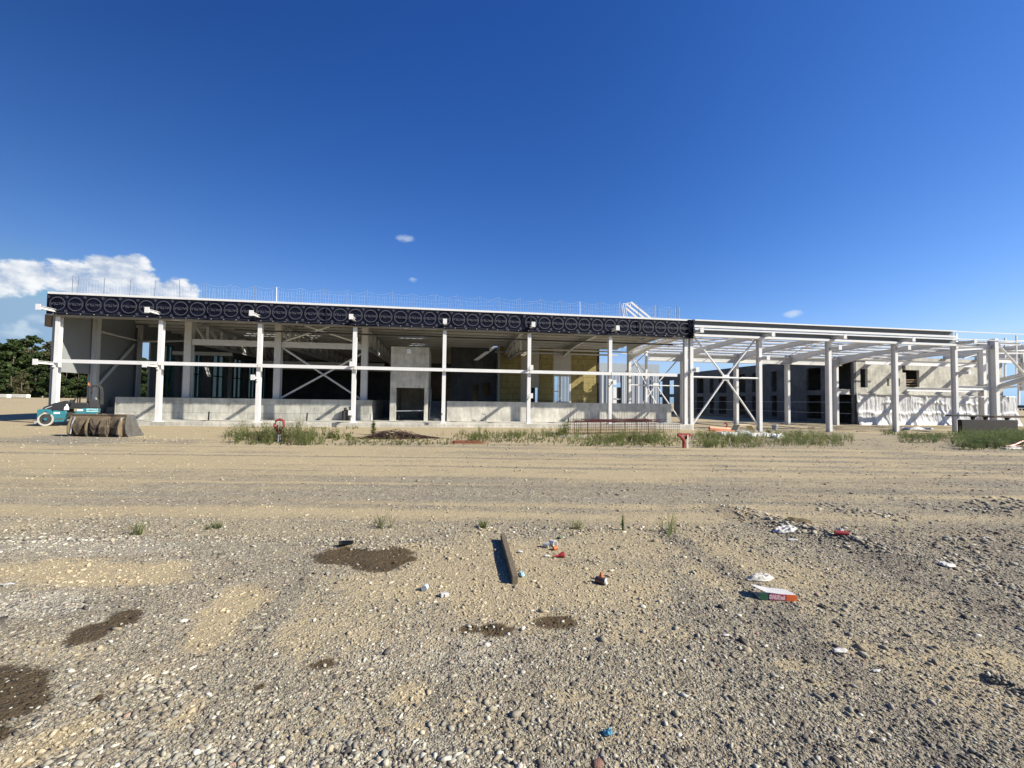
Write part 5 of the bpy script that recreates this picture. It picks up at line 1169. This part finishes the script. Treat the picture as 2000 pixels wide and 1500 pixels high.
crumple('paper_scrap', 1640, 1275, .06, .028, .02, M_litter, 'white paper scrap lying alone on the gravel at the lower right', 'paper', 11, -.5, 14, z=0, group='scraps of white paper')
crumple('paper_scrap', 1712, 1314, .03, .015, .01, M_litter, 'smallest white paper flake near the bottom right', 'paper', 13, -.3, 10, z=0, group='scraps of white paper')
crumple('paper_scrap', 1548, 1056, .07, .04, .012, M_litter, 'flat white paper sheet just below the white plastic bag', 'paper', 14, -.4, 12, z=0, group='scraps of white paper')
crumple('paper_scrap', 1850, 1112, .09, .05, .035, M_litter, 'crumpled white paper on the dark stones at the right', 'paper', 15, .2, 16, z=0, group='scraps of white paper')
crumple('paper_scrap', 1016, 1080, .035, .03, .025, M_litter, 'white paper ball right beside the upper half of the timber', 'paper', 16, .2, 12, z=0, group='scraps of white paper')
crumple('paper_scrap', 1068, 1088, .045, .02, .02, M_litter, 'white paper shred left of the red funnel', 'paper', 17, .1, 12, z=0, group='scraps of white paper')
crumple('paper_scrap', 1418, 1244, .03, .014, .014, M_litter, 'white paper strip on the gravel below the printed carton', 'paper', 18, .1, 10, z=0, group='scraps of white paper')
crumple('paper_scrap', 12, 1142, .07, .02, .015, M_litter, 'white scrap at the left edge beside the sandy patch', 'paper', 19, .0, 10, z=0, group='scraps of white paper')
smooth_cyl_obj('plastic_bottle', M_glass, 'clear squashed bottle at the back rim of the large wet patch', 'bottle', 676, 1067, .035, .16, R(25), r1=.02)
smooth_cyl_obj('red_can', M_red, 'red can wedged among the stones of the ridge', 'can', 1644, 1058, .032, .15, R(-25), lift=.03)
crumple('white_wrapper', 1640, 1044, .05, .05, .09, M_litter, 'white wrapper standing up behind the red can', 'wrapper', 22, .2, 14, z=0)
# brick lump
bv, bf = ico(); o = stone_mesh('brick_fragment', np.array([uv_world(*px_uv(1172, 1472))[0]]), np.array([uv_world(*px_uv(1172, 1472))[1]]), np.array([.030]), (bv, bf), mat('pink_brick', (.27, .15, .11), .9, var=.3, vs=40, bump=1, bs=120), attrs=False, sink=.3); tag(o, 'pinkish brick fragment on the gravel at the bottom of the picture', 'brick')
# printed carton
cp0 = atZ(1484, 1172, 0); cp1 = atZ(1556, 1176, 0); d_ = cp1-cp0
ct = thing('printed_carton', 'flattened white carton with a green, red and orange printed edge', 'carton', (cp0.x, cp0.y, gzf(cp0.x, cp0.y)+.005), px_rz((d_.x, d_.y)))
Lx = d_.length; hb = .055
part(MB().add([(-.02, .15, .075), (.12, .14, .055), (.28, .13, .05), (Lx-.03, .12, .05), (Lx, 0, hb), (.2, .0, hb), (.06, .0, hb+.01), (.0, .02, .085)], [(0, 1, 6, 7), (1, 2, 5, 6), (2, 3, 4, 5)]), 'top_panel', mat('white_card', (.52, .515, .50), .6, var=.05), ct)
segs = [(0, .22, (.02, .10, .05)), (.22, .28, (.01, .02, .03)), (.28, .72, (.33, .03, .06)), (.72, 1.0, (.70, .14, .03))]
for i, (q0, q1, c3_) in enumerate(segs):
    x0, x1 = Lx*q0, Lx*q1; part(MB().box((x0, -.004, 0), (x1-.0005, .0, hb)), 'printed_edge', mat('print_%d' % i, c3_, .5, var=.1), ct)
V, Fc = textmesh('SALE', .045); part(MB().add([(Lx*.40+x*.9, -.0055, hb*.5+y_) for x, y_, _ in V], Fc), 'edge_lettering', mat('pink_print', (.75, .45, .5), .5), ct)
V, Fc = textmesh('2x1', .04); part(MB().add([(Lx*.60+x*.9, -.0055, hb*.45+y_) for x, y_, _ in V], Fc), 'edge_lettering', mat('pink_print_b', (.75, .5, .5), .5), ct)
part(MB().box((.0, .0, 0), (Lx, .13, .012)), 'bottom_panel', M_beige, ct)

# dark vehicle shape seen far right behind the sheeting
fv = thing('parked_trailer', 'dark green and grey trailer far behind the sheeting at the right edge', 'trailer', (*atZ(2012, 802, 0).xy, 0), -.6)
part(MB().box((-6, -1.2, 1.6), (5, 1.2, 3.1)), 'box_body', mat('dark_green_body', (.03, .05, .045), .5), fv, bevel=.05); part(MB().box((-6, -1.21, 1.1), (5, 1.21, 1.58)), 'side_band', M_kerb, fv)
for x in (-4.5, -3.2, 3.0): part(MB().lathe((x, -1.15, .5), (0, 1, 0), [(0, .001), (0, .5), (.3, .5), (.3, .001)], 20), 'wheel', M_rub, fv)
# ------------------------------------------------------------------ vegetation
def leafmat(name, c1, c2, c3_=None):
    mt, t, b = newmat(name); g = t.new('ShaderNodeNewGeometry'); r = g.outputs['Random Per Island']
    pts = [(0, c1), (.6, c2), (1, c3_ or c2)]
    cc = t.ramp(r, pts); P = mapped(t); n = t.noise(P, 1.1, 3, .6); cc = t.mix(1.0, cc, t.smooth(n, .3, .7, .7, 1.25), 'MULTIPLY')
    out = mt.node_tree.nodes['Material Output']; tl = t.new('ShaderNodeBsdfTranslucent'); t.put(tl.inputs[0], t.mix(1.0, cc, (1.3, 1.5, .6), 'MULTIPLY')); ms = t.new('ShaderNodeMixShader'); ms.inputs[0].default_value = .28
    t.put(b.inputs['Base Color'], cc); b.inputs['Roughness'].default_value = .65; b.inputs['Specular IOR Level'].default_value = .25
    t.l.new(b.outputs[0], ms.inputs[1]); t.l.new(tl.outputs[0], ms.inputs[2]); t.l.new(ms.outputs[0], out.inputs[0]); return mt
M_weed = leafmat('weed_leaves', (.075, .105, .03), (.135, .165, .05), (.24, .23, .10))
M_weed2 = leafmat('dry_weed_leaves', (.11, .14, .055), (.21, .22, .10), (.32, .28, .15))
def weeds(name, x, y, h, ml, label, cat, leaves=26, spread=.5, kind='stuff', leaf=.07, group=None):
    """each plant: thin upright stems with many small leaf blades along them"""
    n = len(x); zb = gz(x, y); Vs = []; Fs = []; o = 0
    L_ = leaves; N = n*L_
    px_ = np.repeat(x, L_); py_ = np.repeat(y, L_); ph = np.repeat(h, L_); pz = np.repeat(zb, L_)
    st = rng.integers(0, 5, N); ang0 = (np.repeat(rng.uniform(0, 6.28, n), L_)+st*1.256); tilt = spread*(.25+.75*rng.random(N))
    q = rng.random(N)**.8
    cx = px_+np.cos(ang0)*tilt*ph*q*.7; cy = py_+np.sin(ang0)*tilt*ph*q*.7; cz = pz+ph*q*(1-.15*tilt)
    a = rng.uniform(0, 6.28, N); ll = leaf*(.5+rng.random(N))*(1.2-.6*q)*np.clip(ph/.4, .5, 1.4); lw = ll*rng.uniform(.18, .36, N); up_ = rng.uniform(-.3, .9, N)
    dx = np.cos(a)*ll; dy = np.sin(a)*ll; dz = up_*ll; wx = -np.sin(a)*lw; wy = np.cos(a)*lw
    P0 = np.stack([cx, cy, cz], -1); P1 = np.stack([cx+dx*.5+wx, cy+dy*.5+wy, cz+dz*.5], -1); P2 = np.stack([cx+dx, cy+dy, cz+dz*.8], -1); P3 = np.stack([cx+dx*.5-wx, cy+dy*.5-wy, cz+dz*.5], -1)
    V = np.stack([P0, P1, P2, P3], 1).reshape(-1, 3); Fq = np.arange(N*4).reshape(N, 4)
    # stems
    ns = 5; M = n*ns; sx_ = np.repeat(x, ns); sy_ = np.repeat(y, ns); sh = np.repeat(h, ns); sz_ = np.repeat(zb, ns); aa = np.repeat(rng.uniform(0, 6.28, n), ns)+np.tile(np.arange(ns)*1.256, n); tl = spread*rng.uniform(.3, .9, M); wd = .004
    T0 = np.stack([sx_-wd, sy_, sz_-.02], -1); T1 = np.stack([sx_+wd, sy_, sz_-.02], -1); ex = sx_+np.cos(aa)*tl*sh*.7; ey = sy_+np.sin(aa)*tl*sh*.7; ez = sz_+sh*(1-.15*tl)
    T2 = np.stack([ex+wd*.5, ey, ez], -1); T3 = np.stack([ex-wd*.5, ey, ez], -1)
    V = np.concatenate([V, np.stack([T0, T1, T2, T3], 1).reshape(-1, 3)]); Fq = np.concatenate([Fq, N*4+np.arange(M*4).reshape(M, 4)])
    o = npmesh(name, V, Fq, ml); return tag(o, label, cat, group, kind)
def strip(poly, n, hfun, clump=0.0, seed=1):
    """plants inside boxes given in photo pixels (px0,px1,py0,py1,weight)"""
    xs, ys, hs = [], [], []; tot = sum(p[4] for p in poly)
    for (a, b_, c_, d_, w_) in poly:
        k = int(n*w_/tot); px = rng.uniform(a, b_, k); q = rng.random(k)
        va = F*1.8/(d_-hor(px)); vb = F*1.8/(c_-hor(px)); v = va+(vb-va)*q; u = (px-1000)/F*v; X, Y = uv_world(u, v)
        keepm = fbm(X*.9, Y*.9, 3, seed) > clump; edge = np.minimum((px-a)/(b_-a), (b_-px)/(b_-a)); keepm &= rng.random(k) < np.clip(edge*4.5+.05, 0, 1)
        X, Y, px = X[keepm], Y[keepm], px[keepm]; xs.append(X); ys.append(Y); hs.append(hfun(px)*rng.uniform(.25, 1.1, len(X))*(.22+1.35*sst(.3, .75, fbm(X*1.4, Y*1.4, 3, seed+40))))
    return np.concatenate(xs), np.concatenate(ys), np.concatenate(hs)
x, y, h = strip([(440, 650, 848, 872, 1.6), (630, 905, 858, 872, 1.3), (640, 700, 848, 860, .25), (880, 1120, 848, 867, 1.9), (1110, 1345, 853, 874, 2.8), (1345, 1500, 850, 877, 2.5), (1490, 1670, 846, 874, 2.0)], 4200, lambda px: np.where(px < 650, .36, np.where(px < 900, .14, np.where(px < 1120, .22, .33))), .24, 3)
weeds('weeds', x, y, h, M_weed, 'green weeds in a strip between the track and the hall', 'weeds', 34, .65)
x, y, h = strip([(470, 630, 850, 868, 1), (1500, 1660, 848, 872, .8), (900, 1340, 850, 872, .9)], 360, lambda px: np.where(px < 650, .62, .36), .36, 9)
weeds('weeds', x, y, h, M_weed2, 'taller pale weeds standing out of the green strip', 'weeds', 60, .45)
x, y, h = strip([(430, 660, 848, 873, 1.2), (650, 1100, 850, 873, 1.2), (1100, 1680, 849, 878, 2.6), (1740, 2040, 840, 884, 1.6)], 620, lambda px: px*0+.26, .18, 19)
weeds('weeds', x, y, h, leafmat('straw_leaves', (.16, .13, .07), (.28, .23, .13), (.38, .33, .2)), 'dry straw coloured stalks mixed into the weeds', 'weeds', 22, .55)
x, y, h = strip([(1750, 1860, 842, 866, 1.2), (1850, 2040, 836, 882, 4.2), (1715, 1770, 833, 842, .3)], 3200, lambda px: np.where(px < 1860, .26, .42), .30, 5)
weeds('weeds', x, y, h, leafmat('dark_weed_leaves', (.05, .08, .024), (.095, .135, .045), (.19, .195, .09)), 'dark bushy weeds around the dark planks at the right', 'weeds', 40, .6)
x, y, h = strip([(480, 520, 832, 837, .4), (600, 650, 832, 839, .8), (675, 706, 832, 838, .6), (1085, 1112, 838, 856, 1), (930, 965, 842, 850, .4)], 150, lambda px: np.where(px > 1080, .5, .22), .1, 7)
weeds('weeds', x, y, h, M_weed, 'scattered tufts of weeds along the foot of the slab', 'weeds', 40, .6)
x, y, h = strip([(0, 330, 772, 778, 1)], 10, lambda px: px*0+.3, .1, 7)
# single plants in the middle distance
for k, (px, py, hh, sp, lab) in enumerate([(268, 1046, .17, 1.3, 'spreading dark weed left of the gravel heap'), (422, 1034, .11, 1.1, 'small twiggy weed on the gravel at the left'), (750, 1034, .19, 1.0, 'grey green weed behind the large wet patch'), (942, 1036, .13, 1.1, 'short weed above the far end of the timber'), (1128, 1036, .16, 1.4, 'low feathery weed above the paper cups'),
                                          (1216, 1038, .20, .12, 'single thin upright stem left of the grassy tuft'), (1312, 1046, .30, .5, 'tall grassy tuft right of the middle'), (1105, 848, .8, .5, 'leafy bush in front of the sixth front column'), (729, 850, .75, .15, 'slim upright weed before the concrete shaft'), (652, 857, .45, .5, 'rounded weed right of the red loop'),
                                          (1558, 851, .45, .8, 'broad weed clump right of the grey pail'), (1500, 850, .4, .6, 'weed growing at the foot of the second frame column')]):
    p = atZ(px, py, -.02); X = p.x+rng.normal(0, hh*.28 if sp > .2 else .01, 5); Y = p.y+rng.normal(0, hh*.2 if sp > .2 else .01, 5)
    weeds('weed_plant', X, Y, hh*rng.uniform(.6, 1.1, 5), M_weed2 if k in (2, 4, 6) else M_weed, lab, 'weed', 60 if hh > .35 else 24, sp, kind=None, leaf=.05 if hh < .4 else .09, group='single weeds')
# dry stalk bits
crumple('moss_clump', 1560, 1026, .22, .08, .07, mat('brown_moss', (.13, .10, .05), .95, var=.4, vs=30, bump=1, bs=80), 'brown mossy clod on the stony ridge beside the white bag', 'clod', 31, 0, 24, z=0)

# trees of the wood behind the left end
M_bark = mat('bark', (.13, .10, .075), .9, var=.3, vs=6)
def crown(seed, H, Wd, n, ml, shape, par, leaf=.34):
    r_ = np.random.default_rng(seed); cl = []
    nb = 26
    for k in range(nb):
        q = (k+.5)/nb; z = H*(.10+.88*q)
        rad = Wd*(shape(q))*(.55+.6*r_.random()); a = r_.uniform(0, 6.28); cl.append((math.cos(a)*rad*.75, math.sin(a)*rad*.75, z, Wd*(.26+.26*r_.random())*(1.05-.5*q)))
    cl = np.array(cl); w_ = cl[:, 3]**2; idx_ = r_.choice(nb, n, p=w_/w_.sum()); c_ = cl[idx_]
    d = r_.normal(size=(n, 3)); d /= np.linalg.norm(d, axis=1)[:, None]; rr = r_.random(n)**.45
    P = c_[:, :3]+d*(rr*c_[:, 3])[:, None]*np.array([1, 1, .72])
    u = r_.normal(size=(n, 3)); u /= np.linalg.norm(u, axis=1)[:, None]; v = np.cross(u, r_.normal(size=(n, 3))); v /= np.linalg.norm(v, axis=1)[:, None]
    s = leaf*r_.uniform(.5, 1.2, n)[:, None]
    V = np.stack([P-u*s, P+v*s*.6, P+u*s, P-v*s*.6], 1).reshape(-1, 3)
    o = npmesh('crown', V, np.arange(n*4).reshape(n, 4), ml); o.parent = par
    mb = MB(); mb.tube([(0, 0, -.3), (.1, .05, H*.3), (-.05, .1, H*.6), (.1, 0, H*.9)], [.22, .17, .11, .03], 7)
    for k in range(0, nb, 3):
        x_, y_, z_, _ = cl[k]; mb.tube([(0, 0, max(.8, z_-1.4)), (x_*.55, y_*.55, z_-.5), (x_, y_, z_)], [.07, .05, .02], 5)
    t_ = mb.build('trunk', M_bark); t_.parent = par
M_tr1 = leafmat('dark_tree_leaves', (.022, .040, .014), (.050, .078, .026), (.09, .118, .04)); M_tr2 = leafmat('brown_tree_leaves', (.055, .055, .03), (.10, .095, .05), (.15, .14, .07))
sh1 = lambda q: .45+.6*math.sin(math.pi*min(1, q*.9+.12)); sh2 = lambda q: .3+.75*math.sin(math.pi*(q*.8+.2))
protos = []
for k, (H, Wd, n, ml, sh) in enumerate([(13.5, 3.6, 5200, M_tr1, sh1), (12.0, 3.2, 4600, M_tr1, sh2), (13.0, 3.3, 3000, M_tr2, sh2), (11.0, 3.4, 4600, M_tr1, sh1)]):
    e = thing('forest_tree', 'x', 'tree'); crown(50+k, H, Wd, n, ml, sh, e); protos.append([e, False])
trees = []
for k in range(74):
    px = -60+k*(392)/73+random.uniform(-5, 5); row = k % 4; Yt = {0: 84, 1: 93, 2: 104, 3: 78}[row]+random.uniform(-3, 3)
    d = ray(px, 770); tt = Yt/(d[0]*math.sin(YAW)+d[1]*math.cos(YAW))*1.0; X = EYE[0]+tt*d[0]; Y = EYE[1]+tt*d[1]
    kind = 2 if (50 < px < 125 and row != 3 and random.random() < .75) or random.random() < .1 else random.choice((0, 1, 3)); low = row == 3
    pr = protos[kind]
    if not pr[1]: o = pr[0]; pr[1] = True
    else: o = copy_tree(pr[0])
    s = .86*random.uniform(.86, 1.16)*(.5 if low else 1.0)*(1.06 if row == 2 else 1.0)*(.92 if 60 < px < 130 else 1.0)*(1-.34*float(sst(110, 270, px)))
    o.location = (X, Y, gzf(X, Y)-.2); o.rotation_euler = (0, 0, random.uniform(0, 6.28)); o.scale = (s*random.uniform(1, 1.25), s*random.uniform(1, 1.25), s)
    tag(o, 'thin brownish tree in the wood behind the left end of the hall' if kind == 2 else 'dark green leafy tree in the wood behind the left end of the hall', 'tree', 'brownish trees of the wood' if kind == 2 else 'green trees of the wood')
for pr in protos:
    if not pr[1]:
        for ch in list(pr[0].children): bpy.data.objects.remove(ch)
        bpy.data.objects.remove(pr[0])
bpy.data.objects.remove(to)
